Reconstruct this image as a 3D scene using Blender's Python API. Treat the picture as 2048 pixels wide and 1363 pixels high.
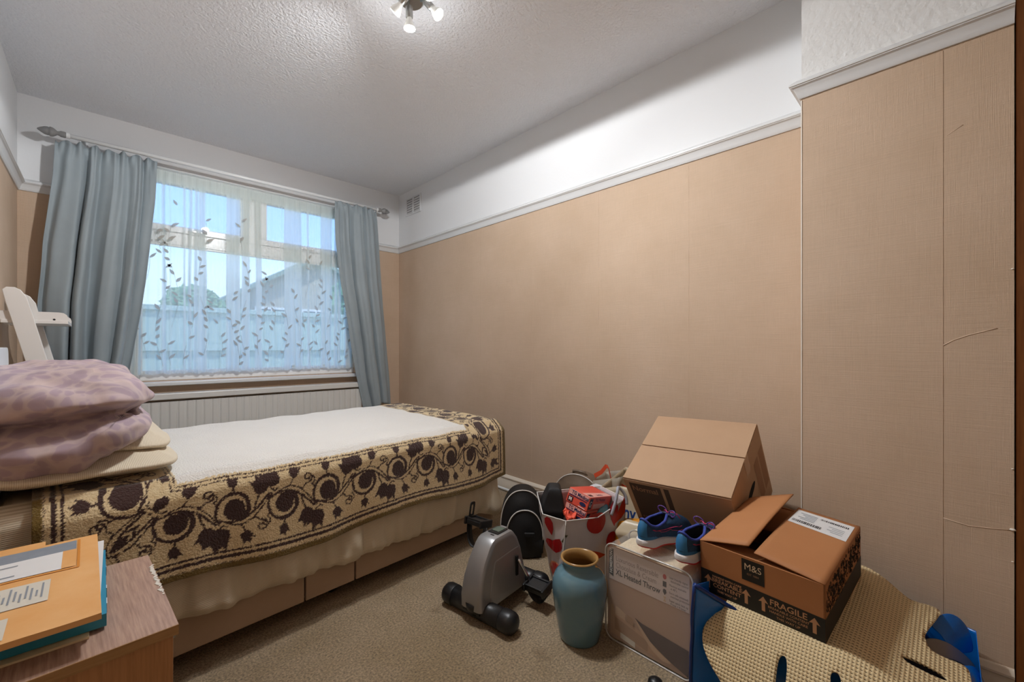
import bpy, bmesh, math, random
import numpy as np
from mathutils import Vector, Matrix, noise
from mathutils.geometry import delaunay_2d_cdt
for o in list(bpy.data.objects): bpy.data.objects.remove(o)
SC = bpy.context.scene
COL = SC.collection
R = math.radians
PI = math.pi
random.seed(7)

# ------------------------------------------------------------------ camera
cam_d = bpy.data.cameras.new('camera'); cam = bpy.data.objects.new('camera', cam_d); COL.objects.link(cam)
cam.location = (0, 0, 1.0); cam.rotation_euler = (R(90), 0, R(-43.94))
cam_d.sensor_width = 36; cam_d.lens = 851.0/2048*36; cam_d.shift_y = 13.0/2048; cam_d.clip_start = .02; cam_d.clip_end = 300
SC.camera = cam
# ------------------------------------------------------------------ sky and exposure
W = bpy.data.worlds.new('sky'); SC.world = W; W.use_nodes = True
nt = W.node_tree; bg = nt.nodes['Background']
wc_ = nt.nodes.new('ShaderNodeTexCoord'); ws_ = nt.nodes.new('ShaderNodeSeparateXYZ'); wr_ = nt.nodes.new('ShaderNodeValToRGB')
nt.links.new(wc_.outputs['Generated'], ws_.inputs[0]); nt.links.new(ws_.outputs[2], wr_.inputs[0]); nt.links.new(wr_.outputs[0], bg.inputs[0])
el_ = wr_.color_ramp.elements; el_[0].position = 0; el_[0].color = (.80, .90, 1.0, 1); el_[1].position = 1; el_[1].color = (.10, .24, .70, 1)   # clear sky: pale at the horizon, blue above
for p_, c_ in ((.12, (.62, .78, 1.0)), (.22, (.33, .53, .97)), (.45, (.20, .38, .86))): e_ = el_.new(p_); e_.color = (*c_, 1)
bg.inputs[1].default_value = 1.9
sun_d = bpy.data.lights.new('sun', 'SUN'); sun_d.energy = 3.2; sun_d.angle = R(1); sun_d.color = (1, .97, .92)      # high sun behind the house: lights the garden, not the room
sun = bpy.data.objects.new('sun', sun_d); COL.objects.link(sun); sun.location = (-4, -8, 14); sun.rotation_euler = Vector((.25, .50, -1.0)).to_track_quat('-Z', 'Y').to_euler()
SC.view_settings.view_transform = 'Standard'; SC.view_settings.look = 'None'; SC.view_settings.gamma = 1; SC.view_settings.use_curve_mapping = False
SC.view_settings.exposure = 0.22
LAMP_W = 24.5; LAMP_C = (.965, .98, 1.0)

# ------------------------------------------------------------------ materials
def lin(h):
    h = h.lstrip('#'); c = [int(h[i:i+2], 16)/255 for i in (0, 2, 4)]
    return tuple(x/12.92 if x <= .04045 else ((x+.055)/1.055)**2.4 for x in c)
def mat(name, col, rough=.6, metal=0, var=None, bump=None, coat=0, spec=.5, alpha=None, trans=0, sheen=0, emit=0, stretch=(1, 1, 1)):
    """col linear rgb or hex; var=(scale, colour2, lo, hi); bump=(scale, strength, distance)"""
    if isinstance(col, str): col = lin(col)
    m = bpy.data.materials.new(name); m.use_nodes = True; n = m.node_tree; p = n.nodes['Principled BSDF']
    p.inputs['Base Color'].default_value = (*col, 1); p.inputs['Roughness'].default_value = rough; p.inputs['Metallic'].default_value = metal
    p.inputs['Coat Weight'].default_value = coat; p.inputs['Specular IOR Level'].default_value = spec
    p.inputs['Transmission Weight'].default_value = trans; p.inputs['Sheen Weight'].default_value = sheen
    if alpha is not None: p.inputs['Alpha'].default_value = alpha
    if emit: p.inputs['Emission Color'].default_value = (*col, 1); p.inputs['Emission Strength'].default_value = emit
    if var or bump:
        tc = n.nodes.new('ShaderNodeTexCoord'); mp = n.nodes.new('ShaderNodeMapping'); mp.inputs['Scale'].default_value = stretch
        n.links.new(tc.outputs['Object'], mp.inputs['Vector'])
    if var:
        c2 = lin(var[1]) if isinstance(var[1], str) else var[1]
        t = n.nodes.new('ShaderNodeTexNoise'); t.inputs['Scale'].default_value = var[0]; t.inputs['Detail'].default_value = 6; t.inputs['Roughness'].default_value = .6
        n.links.new(mp.outputs[0], t.inputs['Vector'])
        r = n.nodes.new('ShaderNodeValToRGB'); r.color_ramp.elements[0].position = var[2] if len(var) > 2 else .3; r.color_ramp.elements[1].position = var[3] if len(var) > 3 else .7
        r.color_ramp.elements[0].color = (*col, 1); r.color_ramp.elements[1].color = (*c2, 1)
        n.links.new(t.outputs['Fac'], r.inputs['Fac']); n.links.new(r.outputs['Color'], p.inputs['Base Color'])
    if bump:
        t = n.nodes.new('ShaderNodeTexNoise'); t.inputs['Scale'].default_value = bump[0]; t.inputs['Detail'].default_value = 5
        n.links.new(mp.outputs[0], t.inputs['Vector'])
        b = n.nodes.new('ShaderNodeBump'); b.inputs['Strength'].default_value = bump[1]; b.inputs['Distance'].default_value = bump[2]
        n.links.new(t.outputs['Fac'], b.inputs['Height']); n.links.new(b.outputs[0], p.inputs['Normal'])
    return m
def N(m, kind, **kw):
    nd = m.node_tree.nodes.new(kind)
    for k, v in kw.items(): setattr(nd, k, v)
    return nd
def LK(m, a, b): m.node_tree.links.new(a, b)
def PB(m): return m.node_tree.nodes['Principled BSDF']
def stripes(m, axis, freq, c1, c2, lo=.35, hi=.65):
    """fine woven stripes along one object axis, mixed into the base colour"""
    tc = N(m, 'ShaderNodeTexCoord'); sp = N(m, 'ShaderNodeSeparateXYZ'); LK(m, tc.outputs['Object'], sp.inputs[0])
    mu = N(m, 'ShaderNodeMath', operation='MULTIPLY'); mu.inputs[1].default_value = freq; LK(m, sp.outputs[axis], mu.inputs[0])
    fr = N(m, 'ShaderNodeMath', operation='PINGPONG'); fr.inputs[1].default_value = 1; LK(m, mu.outputs[0], fr.inputs[0])
    r = N(m, 'ShaderNodeValToRGB'); r.color_ramp.elements[0].position = lo; r.color_ramp.elements[1].position = hi
    r.color_ramp.elements[0].color = (*lin(c1), 1); r.color_ramp.elements[1].color = (*lin(c2), 1)
    LK(m, fr.outputs[0], r.inputs[0]); LK(m, r.outputs[0], PB(m).inputs['Base Color'])
    b = N(m, 'ShaderNodeBump'); b.inputs['Strength'].default_value = .25; b.inputs['Distance'].default_value = .002
    LK(m, fr.outputs[0], b.inputs['Height']); LK(m, b.outputs[0], PB(m).inputs['Normal'])
    return m

M = {}
M['ceiling'] = mat('ceiling_artex', '#f3f5f9', .9, bump=(85, .9, .010))
M['paint'] = mat('white_wall_paint', '#e4e5e6', .85, bump=(45, .12, .004))
M['artex'] = mat('textured_white_paint', '#e4e4e2', .85, bump=(52, .5, .007))
M['gloss_white'] = mat('white_gloss_paint', '#dcdddd', .35, bump=(30, .05, .002))
M['trim_cream'] = mat('cream_gloss_paint', '#e6d9c6', .4)
M['upvc'] = mat('white_upvc', '#eef0f0', .25)
M['sill'] = mat('white_sill', '#dadcdd', .35)
M['wallpaper'] = mat('tan_linen_wallpaper', '#cdb49c', .8, var=(3.0, '#c3a98f', .3, .75), bump=(160, .35, .002))
M['carpet'] = mat('beige_carpet', '#a18a67', .95, var=(3.2, '#b49e7f', .35, .65), bump=(300, 1.0, .010), sheen=.15)
M['skirt_grey'] = mat('grey_trim_paint', '#cfd0d0', .5)

# wallpaper: linen weave bump on top of the noise bump
def weave(m):
    tc = N(m, 'ShaderNodeTexCoord'); acc = None
    for sc, rot in (((6, 6, 420), 0), ((420, 420, 8), 0)):
        mp = N(m, 'ShaderNodeMapping'); mp.inputs['Scale'].default_value = sc; LK(m, tc.outputs['Object'], mp.inputs[0])
        t = N(m, 'ShaderNodeTexNoise'); t.inputs['Scale'].default_value = 1.5; t.inputs['Detail'].default_value = 3; LK(m, mp.outputs[0], t.inputs['Vector'])
        if acc is None: acc = t.outputs['Fac']
        else:
            ad = N(m, 'ShaderNodeMath', operation='ADD'); LK(m, acc, ad.inputs[0]); LK(m, t.outputs['Fac'], ad.inputs[1]); acc = ad.outputs[0]
    b = N(m, 'ShaderNodeBump'); b.inputs['Strength'].default_value = .35; b.inputs['Distance'].default_value = .002
    LK(m, acc, b.inputs['Height']); LK(m, b.outputs[0], PB(m).inputs['Normal'])
    # faint thread colour
    mx = N(m, 'ShaderNodeMix', data_type='RGBA', blend_type='MULTIPLY'); mx.inputs[0].default_value = .13
    src = PB(m).inputs['Base Color'].links[0].from_socket; LK(m, src, mx.inputs[6])
    rp = N(m, 'ShaderNodeMapRange'); rp.inputs[1].default_value = .7; rp.inputs[2].default_value = 1.3; rp.inputs[3].default_value = .6; rp.inputs[4].default_value = 1.3
    LK(m, acc, rp.inputs[0]); LK(m, rp.outputs[0], mx.inputs[7]); LK(m, mx.outputs[2], PB(m).inputs['Base Color'])
weave(M['wallpaper'])
# carpet: second, larger worn and stained patches
def carpet_stain(m):
    tc = N(m, 'ShaderNodeTexCoord'); t = N(m, 'ShaderNodeTexNoise'); t.inputs['Scale'].default_value = 7; t.inputs['Detail'].default_value = 7; LK(m, tc.outputs['Object'], t.inputs['Vector'])
    r = N(m, 'ShaderNodeValToRGB'); r.color_ramp.elements[0].position = .62; r.color_ramp.elements[1].position = .80
    r.color_ramp.elements[0].color = (1, 1, 1, 1); r.color_ramp.elements[1].color = (.5, .42, .3, 1); LK(m, t.outputs['Fac'], r.inputs[0])
    f = N(m, 'ShaderNodeTexNoise'); f.inputs['Scale'].default_value = 150; f.inputs['Detail'].default_value = 5; LK(m, tc.outputs['Object'], f.inputs['Vector'])
    fr = N(m, 'ShaderNodeMapRange'); fr.inputs[1].default_value = .3; fr.inputs[2].default_value = .7; fr.inputs[3].default_value = .48; fr.inputs[4].default_value = 1.48; LK(m, f.outputs['Fac'], fr.inputs[0])
    mx = N(m, 'ShaderNodeMix', data_type='RGBA', blend_type='MULTIPLY'); mx.inputs[0].default_value = 1
    LK(m, PB(m).inputs['Base Color'].links[0].from_socket, mx.inputs[6]); LK(m, r.outputs[0], mx.inputs[7])
    m2 = N(m, 'ShaderNodeMix', data_type='RGBA', blend_type='MULTIPLY'); m2.inputs[0].default_value = 1
    LK(m, mx.outputs[2], m2.inputs[6]); LK(m, fr.outputs[0], m2.inputs[7]); LK(m, m2.outputs[2], PB(m).inputs['Base Color'])
carpet_stain(M['carpet'])

# ------------------------------------------------------------------ mesh helpers
def obj(name, V, F, m=None, parent=None, smooth=False, loc=None, rot=None):
    me = bpy.data.meshes.new(name); me.from_pydata([tuple(v) for v in V], [], [tuple(f) for f in F]); me.update()
    o = bpy.data.objects.new(name, me); COL.objects.link(o)
    if m is not None:
        for k in (m if isinstance(m, (list, tuple)) else [m]): me.materials.append(k)
    if smooth: me.shade_smooth()
    if parent is not None: o.parent = parent
    if loc is not None: o.location = loc
    if rot is not None: o.rotation_euler = rot
    return o
def tag(o, label, cat, group=None, kind=None):
    o['label'] = label; o['category'] = cat
    if group: o['group'] = group
    if kind: o['kind'] = kind
    return o
def struct(o, label=None):
    o['kind'] = 'structure'
    if label: o['label'] = label
    return o
def empty(name, loc=(0, 0, 0), rot=(0, 0, 0)):
    o = bpy.data.objects.new(name, None); COL.objects.link(o); o.location = loc; o.rotation_euler = rot; o.empty_display_size = .05
    return o
class G:
    """collects pieces of one mesh"""
    def __init__(s): s.V = []; s.F = []
    def add(s, V, F):
        b = len(s.V); s.V += [tuple(v) for v in V]; s.F += [tuple(i+b for i in f) for f in F]; return s
    def box(s, c, d, rot=None, bev=0):
        hx, hy, hz = d[0]/2, d[1]/2, d[2]/2
        if bev:
            bm = bmesh.new(); bmesh.ops.create_cube(bm, size=1)
            for v in bm.verts: v.co = Vector((v.co.x*d[0], v.co.y*d[1], v.co.z*d[2]))
            bmesh.ops.bevel(bm, geom=bm.edges[:], offset=bev, segments=2, affect='EDGES', profile=.5)
            V = [v.co.copy() for v in bm.verts]; F = [[v.index for v in f.verts] for f in bm.faces]; bm.free()
        else:
            V = [Vector((x, y, z)) for x in (-hx, hx) for y in (-hy, hy) for z in (-hz, hz)]
            F = [(0, 1, 3, 2), (4, 6, 7, 5), (0, 4, 5, 1), (2, 3, 7, 6), (0, 2, 6, 4), (1, 5, 7, 3)]
        if rot is not None: V = [rot @ v for v in V]
        return s.add([v+Vector(c) for v in V], F)
    def tube(s, P, r, n=10, cap=True, closed=False):
        P = [Vector(p) for p in P]; rs = r if isinstance(r, (list, tuple)) else [r]*len(P)
        V = []; F = []; up = None; L = len(P)
        for i, p in enumerate(P):
            if closed: t = (P[(i+1) % L]-P[i-1])
            else: t = (P[min(i+1, L-1)]-P[max(i-1, 0)])
            t = t.normalized() if t.length else Vector((0, 0, 1))
            if up is None: up = t.orthogonal().normalized()
            up = (up-t*up.dot(t)); up = up.normalized() if up.length > 1e-6 else t.orthogonal().normalized()
            w = t.cross(up)
            for k in range(n):
                a = 2*PI*k/n; V.append(p+(up*math.cos(a)+w*math.sin(a))*rs[i])
        rng = L if closed else L-1
        for i in range(rng):
            j = (i+1) % L
            for k in range(n): F.append((i*n+k, i*n+(k+1) % n, j*n+(k+1) % n, j*n+k))
        if cap and not closed: F.append(tuple(range(n))[::-1]); F.append(tuple((L-1)*n+k for k in range(n)))
        return s.add(V, F)
    def lathe(s, prof, n=32, c=(0, 0, 0), rot=None, cap=True):
        V = []; F = []
        for r, z in prof:
            for k in range(n):
                a = 2*PI*k/n; v = Vector((r*math.cos(a), r*math.sin(a), z)); v = rot @ v if rot is not None else v; V.append(v+Vector(c))
        for i in range(len(prof)-1):
            for k in range(n): F.append((i*n+k, i*n+(k+1) % n, (i+1)*n+(k+1) % n, (i+1)*n+k))
        if cap: F.append(tuple(range(n))[::-1]); F.append(tuple((len(prof)-1)*n+k for k in range(n)))
        return s.add(V, F)
    def grid(s, f, nu, nv, closeu=False):
        V = [f(i/nu if closeu else i/(nu-1), j/(nv-1)) for j in range(nv) for i in range(nu)]
        F = [(j*nu+i, j*nu+(i+1) % nu, (j+1)*nu+(i+1) % nu, (j+1)*nu+i) for j in range(nv-1) for i in range(nu if closeu else nu-1)]
        return s.add(V, F)
    def prism(s, poly, h, z0=0, fr=None):
        """poly in 2D extruded along local z; fr maps (x,y,z)->world"""
        n = len(poly); fr = fr or (lambda x, y, z: (x, y, z))
        V = [fr(x, y, z0) for x, y in poly]+[fr(x, y, z0+h) for x, y in poly]
        F = [tuple(range(n))[::-1], tuple(range(n, 2*n))]+[(i, (i+1) % n, n+(i+1) % n, n+i) for i in range(n)]
        return s.add(V, F)
    def out(s, name, m, parent=None, smooth=False, **k): return obj(name, s.V, s.F, m, parent, smooth, **k)
def autosmooth(o, ang=35):
    me = o.data; me.shade_smooth()
    me.set_sharp_from_angle(angle=R(ang)); return o
def mod(o, kind, **kw):
    m = o.modifiers.new(kind.lower(), kind)
    for k, v in kw.items(): setattr(m, k, v)
    return o
def solid(o, t, off=-1): return mod(o, 'SOLIDIFY', thickness=t, offset=off)
def bevel(o, w, seg=2): return mod(o, 'BEVEL', width=w, segments=seg, limit_method='ANGLE', angle_limit=R(40))
def sub(o, l=1): return mod(o, 'SUBSURF', levels=l, render_levels=l)
def boxo(name, c, d, m, parent=None, rot=None, bev=0): return G().box(c, d, rot, bev).out(name, m, parent)
def rrect(w, h, r, n=5, cx=0, cy=0):
    P = []
    for sx, sy, a0 in ((1, 1, 0), (-1, 1, 90), (-1, -1, 180), (1, -1, 270)):
        for k in range(n+1):
            a = R(a0+90*k/n); P.append((cx+sx*(w/2-r)+r*math.cos(a), cy+sy*(h/2-r)+r*math.sin(a)))
    return P
def fill2d(polys, holes=(), step=None, jitter=0):
    """triangulate outline polygons (with holes), adding interior grid points"""
    pts = []; edges = []
    for poly in list(polys)+list(holes):
        b = len(pts); n = len(poly); pts += [Vector(p) for p in poly]; edges += [(b+i, b+(i+1) % n) for i in range(n)]
    def inside(p, poly):
        c = False; n = len(poly); x, y = p
        for i in range(n):
            x1, y1 = poly[i]; x2, y2 = poly[i-1]
            if (y1 > y) != (y2 > y) and x < (x2-x1)*(y-y1)/(y2-y1)+x1: c = not c
        return c
    if step:
        xs = [p.x for p in pts]; ys = [p.y for p in pts]
        x = min(xs)+step/2
        while x < max(xs):
            y = min(ys)+step/2
            while y < max(ys):
                if any(inside((x, y), q) for q in polys) and not any(inside((x, y), q) for q in holes): pts.append(Vector((x, y)))
                y += step
            x += step
    V, E, F, *_ = delaunay_2d_cdt(pts, edges, [], 0, 1e-6)
    out = []
    for f in F:
        c = sum((V[i] for i in f), Vector((0, 0)))/len(f)
        if any(inside(c, q) for q in polys) and not any(inside(c, q) for q in holes):
            a, b2, c2 = (V[i] for i in f[:3])
            out.append(tuple(f) if (b2-a).cross(c2-a) > 0 else tuple(reversed(f)))
    return [tuple(v) for v in V], out
def text_mesh(name, body, size, m, parent, fr, bold=False, align='LEFT', sx=1.0, shear=0, weight=0.0, spacing=1.0):
    """flat lettering; fr maps (x,y)->parent-space point"""
    cu = bpy.data.curves.new('t', 'FONT'); cu.body = body; cu.size = size; cu.align_x = align; cu.shear = shear; cu.resolution_u = 3; cu.offset = weight; cu.space_character = spacing
    to = bpy.data.objects.new('t', cu); COL.objects.link(to)
    dg = bpy.context.evaluated_depsgraph_get(); me = bpy.data.meshes.new_from_object(to.evaluated_get(dg))
    V = [fr(v.co.x*sx, v.co.y) for v in me.vertices]; F = [tuple(p.vertices) for p in me.polygons]
    bpy.data.objects.remove(to); bpy.data.curves.remove(cu); bpy.data.meshes.remove(me)
    return obj(name, V, F, m, parent)
def frame(o, ux, uy, off=.0006):
    """planar mapper: origin, unit x, unit y -> lifted slightly along the normal"""
    o = Vector(o); ux = Vector(ux).normalized(); uy = Vector(uy).normalized(); n = ux.cross(uy)
    return lambda x, y, z=0: o+ux*x+uy*y+n*(off+z)
def decal(name, poly, m, parent, fr):
    V, F = fill2d([poly]); return obj(name, [fr(x, y) for x, y in V], F, m, parent)
def nz(x, y=0, z=0): return noise.noise(Vector((x, y, z)))
def smooth01(t): t = max(0, min(1, t)); return t*t*(3-2*t)

# ================================================================== THE ROOM
XL, XR, YB, YF, H, XC, ZR = -.35, 2.07, 3.725, -1.25, 2.463, 1.8386, 1.905
YC0, YC1 = -.118, .385                       # chimney breast, along the right wall
OX0, OX1, OZ0, OZ1 = .125, 1.635, .775, 2.225  # window opening
T = .12
struct(boxo('floor', ((XL+XR)/2, (YF+YB)/2, -.05), (XR-XL+2*T, YB-YF+2*T, .1), M['carpet']), 'worn beige fitted carpet')
struct(boxo('ceiling', ((XL+XR)/2, (YF+YB)/2, H+.05), (XR-XL+2*T, YB-YF+2*T, .1), M['ceiling']), 'white textured ceiling')
def wall(name, boxes, label):
    """boxes of a wall split at the picture rail: tan paper below, white paint above"""
    V = []; F = []; mi = []
    for (x0, x1, y0, y1, z0, z1, m) in boxes:
        g = G().box(((x0+x1)/2, (y0+y1)/2, (z0+z1)/2), (x1-x0, y1-y0, z1-z0)); b = len(V); V += g.V; F += [tuple(i+b for i in f) for f in g.F]; mi += [m]*6
    o = obj(name, V, F, [M['wallpaper'], M['paint'], M['artex'], M['upvc']])
    for p, i in zip(o.data.polygons, mi): p.material_index = i
    return struct(o, label)
ZS = ZR+.03
wall('wall_right', [(XR, XR+T, YC1-.02, YB+T, 0, ZS, 0), (XR, XR+T, YC1-.02, YB+T, ZS, H, 1), (XR, XR+T, YF-T, YC1-.02, 0, ZS, 0), (XR, XR+T, YF-T, YC1-.02, ZS, H, 1)], 'tan papered alcove wall')
wall('wall_chimney_breast', [(XC, XR, YC0, YC1, 0, ZS, 0), (XC, XR, YC0, YC1, ZS, H, 2)], 'chimney breast in peeling tan paper')
wall('wall_left', [(XL-T, XL, YF-T, YB+T, 0, ZS, 0), (XL-T, XL, YF-T, YB+T, ZS, H, 1)], 'left wall with tan paper')
wall('wall_front', [(XL, XR, YF-T, YF, 0, ZS, 0), (XL, XR, YF-T, YF, ZS, H, 1)], 'wall opposite the window')
wall('wall_back', [(XL, OX0, YB, YB+T, 0, ZS, 0), (XL, OX0, YB, YB+T, ZS, H, 1), (OX1, XR, YB, YB+T, 0, ZS, 0), (OX1, XR, YB, YB+T, ZS, H, 1),
                   (OX0, OX1, YB, YB+T, 0, OZ0, 0), (OX0, OX1, YB, YB+T, OZ1, H, 1)], 'window wall')
# wallpaper seams, lifted edges and the chipped corner of the chimney breast
wc = bpy.data.objects['wall_chimney_breast']; wr = bpy.data.objects['wall_right']
boxo('wallpaper_seam', (XC, .023, .95), (.0016, .0022, 1.90), M['wallpaper'], wc)
for y, z1 in ((1.96, ZR), (1.426, ZR), (2.49, ZR), (.90, ZR)): boxo('wallpaper_seam', (XR, y, z1/2+.05), (.0012, .0016, z1-.1), M['wallpaper'], wr)
def ridge(pts, w, parent, name='wallpaper_tear'):
    w *= .85; pts = [(x+w*.35, y, z) for x, y, z in pts]
    g = G(); g.tube(pts, w, 6); return g.out(name, M['wallpaper'], parent, True)
ridge([(XC, .023, 1.005), (XC, .0, 1.022), (XC, -.03, 1.036), (XC, -.06, 1.046), (XC, -.087, 1.055)], .0022, wc)
ridge([(XC, .023, .483), (XC, -.03, .475), (XC, -.07, .480), (XC, -.117, .488)], .002, wc)
ridge([(XC, .015, 1.64), (XC, -.02, 1.66)], .0015, wc)
M['chip'] = mat('bare_plaster_chip', '#e9e2d6', .8)
boxo('corner_bead', (XC+.0005, YC1, .95), (.004, .0035, 1.90), M['chip'], wc)
for z, s in ((1.22, .004), (.49, .007), (.66, .003), (.40, .003)): G().lathe([(0.0005, -s*.3), (s, -.2*s), (s*.7, s*.3), (0.0005, s*.4)], 7, (XC-.0005, YC0+.003, z)).out('plaster_chip', M['chip'], wc, True)

# picture rail: one moulding profile, run along each wall
RP = [(0, 0), (.006, 0), (.010, .006), (.012, .014), (.016, .026), (.022, .035), (.029, .039), (.029, .041), (.033, .043), (.033, .050), (.028, .054), (.014, .066), (0, .070)]
def run_moulding(name, path, normals, prof, z0, m, label=None):
    """path of 2D wall points, one outward 2D offset vector per point (already mitred)"""
    g = G(); V = []; F = []; n = len(prof)
    for (x, y), (nx, ny) in zip(path, normals):
        for d, z in prof: V.append((x+nx*d, y+ny*d, z0+z))
    for i in range(len(path)-1):
        for k in range(n): F.append((i*n+k, (i+1)*n+k, (i+1)*n+(k+1) % n, i*n+(k+1) % n))
    F.append(tuple(range(n))); F.append(tuple((len(path)-1)*n+k for k in range(n))[::-1])
    o = obj(name, V, F, m); autosmooth(o, 25); bmr(o); return struct(o, label)
def bmr(o):
    bm = bmesh.new(); bm.from_mesh(o.data); bmesh.ops.recalc_face_normals(bm, faces=bm.faces); bm.to_mesh(o.data); bm.free()
run_moulding('trim_1', [(OX1+.05, YB), (XR, YB), (XR, YC1), ], [(0, -1), (-1, -1), (-1, 1)], RP, ZR, M['gloss_white'], 'white picture rail along the alcove')
run_moulding('trim_2', [(XR, YC1), (XC, YC1), (XC, YC0)], [(-1, 1), (-1, 1), (-1, 0)], RP, ZR, M['gloss_white'], 'white picture rail round the chimney breast')
run_moulding('trim_3', [(OX0-.12, YB), (XL, YB), (XL, YF)], [(0, -1), (1, -1), (1, 0)], RP, ZR, M['gloss_white'], 'white picture rail of the left wall')
SP = [(0, 0), (.016, 0), (.016, .055), (.013, .062), (.013, .075), (.018, .08), (.018, .086), (.008, .098), (0, .1)]
run_moulding('baseboard_right', [(XR, YB), (XR, YC1)], [(-1, 0), (-1, 0)], SP, 0, M['trim_cream'], 'cream skirting board')
run_moulding('baseboard_chimney', [(XC, YC1), (XC, YC0)], [(-1, 0), (-1, 0)], SP, 0, M['trim_cream'])
run_moulding('baseboard_back', [(XL, YB), (XR, YB)], [(0, -1), (0, -1)], SP, 0, M['trim_cream'])
run_moulding('baseboard_left', [(XL, YF), (XL, YB)], [(1, 0), (1, 0)], SP, 0, M['trim_cream'])
g = G(); g.tube([(2.02, 3.62, .016), (2.02, .42, .016)], .0085, 12)
hp = g.out('heating_pipe', M['upvc'], None, True); tag(hp, 'white heating pipe running low along the skirting board', 'pipe')
for y in (3.2, 2.4, 1.6, .8): boxo('pipe_clip', (2.02, y, .006), (.03, .012, .012), M['upvc'], hp, bev=.002)

# ------------------------------------------------------------------ window
win = empty('window_1', ((OX0+OX1)/2, YB+.07, OZ0)); struct(win, 'white framed window with two top lights')
wx, wy, wz = win.location
def wbox(name, x0, x1, z0, z1, y0, y1, m, parent=win, bev=.004): return boxo(name, ((x0+x1)/2-wx, (y0+y1)/2-wy, (z0+z1)/2-wz), (x1-x0, y1-y0, z1-z0), m, parent, bev=bev)
fy0, fy1 = YB+.035, YB+.10
ZT0, ZT1, MX0, MX1 = 1.715, 1.80, .80, .89
for a in ((OX0, OX0+.055, OZ0, OZ1), (OX1-.055, OX1, OZ0, OZ1), (OX0+.055, OX1-.055, OZ0, OZ0+.055), (OX0+.055, OX1-.055, OZ1-.055, OZ1), (OX0+.055, OX1-.055, ZT0, ZT1), (MX0, MX1, ZT1, OZ1-.055)):
    wbox('frame_bar', *a, fy0, fy1, M['upvc'])
for x0, x1 in ((OX0+.055, MX0), (MX1, OX1-.055)):
    z0, z1 = ZT1, OZ1-.055
    s = wbox('sash', x0, x1, z0, z0+.045, fy0-.012, fy0+.03, M['upvc'])
    for a in ((x0, x1, z1-.045, z1), (x0, x0+.045, z0+.045, z1-.045), (x1-.045, x1, z0+.045, z1-.045)): wbox('sash_bar', *a, fy0-.012, fy0+.03, M['upvc'], s)
    wbox('sash_handle', (x0+x1)/2-.05, (x0+x1)/2+.05, z0+.012, z0+.026, fy0-.03, fy0-.01, M['upvc'], s)
glass = bpy.data.materials.new('window_glass'); glass.use_nodes = True; gn = glass.node_tree; gn.nodes.clear()
go = gn.nodes.new('ShaderNodeOutputMaterial'); gt = gn.nodes.new('ShaderNodeBsdfTransparent'); gg = gn.nodes.new('ShaderNodeBsdfGlossy'); gx = gn.nodes.new('ShaderNodeMixShader'); gx.inputs[0].default_value = .06
gt.inputs[0].default_value = (.93, .97, .97, 1); gg.inputs['Roughness'].default_value = .02
gn.links.new(gt.outputs[0], gx.inputs[1]); gn.links.new(gg.outputs[0], gx.inputs[2]); gn.links.new(gx.outputs[0], go.inputs[0]); M['glass'] = glass
for a in ((OX0+.05, MX0+.01, ZT1, OZ1-.05), (MX1-.01, OX1-.05, ZT1, OZ1-.05), (OX0+.05, OX1-.05, OZ0+.05, ZT0+.01)): wbox('pane', *a, fy0+.031, fy0+.035, M['glass'], bev=0)
for a in ((OX0+.055, OX1-.055, OZ0+.055, OZ0+.07), (OX0+.055, OX1-.055, ZT0-.015, ZT0), (OX0+.055, OX0+.07, OZ0+.07, ZT0-.015), (OX1-.07, OX1-.055, OZ0+.07, ZT0-.015)): wbox('glazing_bead', *a, fy0-.002, fy0+.02, M['upvc'])
# white lining of the opening and the inner sill
struct(boxo('trim_4', ((OX0+OX1)/2, YB+.02, OZ1-.004), (OX1-OX0, .05, .008), M['upvc']), 'white head of the window opening')
g = G(); g.box((.87, YB-.012, .7565), (1.57, .105, .027), bev=.006)
struct(g.out('trim_5', M['sill']), 'white window sill')
# radiator ---------------------------------------------------------------
rad = empty('radiator', (.885, 3.66, .12)); tag(rad, 'long white ribbed panel radiator below the window', 'radiator')
M['rad'] = mat('white_radiator_enamel', '#d6d5d1', .35)
RX0, RX1 = .13, 1.64; L_ = RX1-RX0
def rib(u, v):
    x = u*L_; k = (x/.0475) % 1.0
    d = 0 if k < .08 or k > .92 else (.007 if .16 < k < .84 else .0035)
    return (x-L_/2, -.035-d, .02+v*.50)
g = G(); nu = int(L_/.0475*12)+1; g.grid(lambda u, v: rib(u, v), nu, 2); pf = g.out('front_panel', M['rad'], rad); autosmooth(pf, 50)
boxo('rear_panel', (0, 0, .27), (L_, .04, .5), M['rad'], rad, bev=.003)
g = G(); g.box((0, -.012, .555), (L_+.004, .085, .042), bev=.006); g.out('top_grille', M['rad'], rad)
for sx in (-1, 1): boxo('side_cover', (sx*(L_/2+.001), -.012, .28), (.006, .075, .51), M['rad'], rad, bev=.002)
g = G(); g.tube([(L_/2-.04, .0, .03), (L_/2-.04, .0, -.119)], .0085, 10); g.out('pipe', M['upvc'], rad, True)
g = G(); g.lathe([(.012, 0), (.014, .02), (.011, .045), (.004, .05)], 12, (L_/2-.04, .0, -.05)); g.out('valve', M['upvc'], rad, True)
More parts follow.
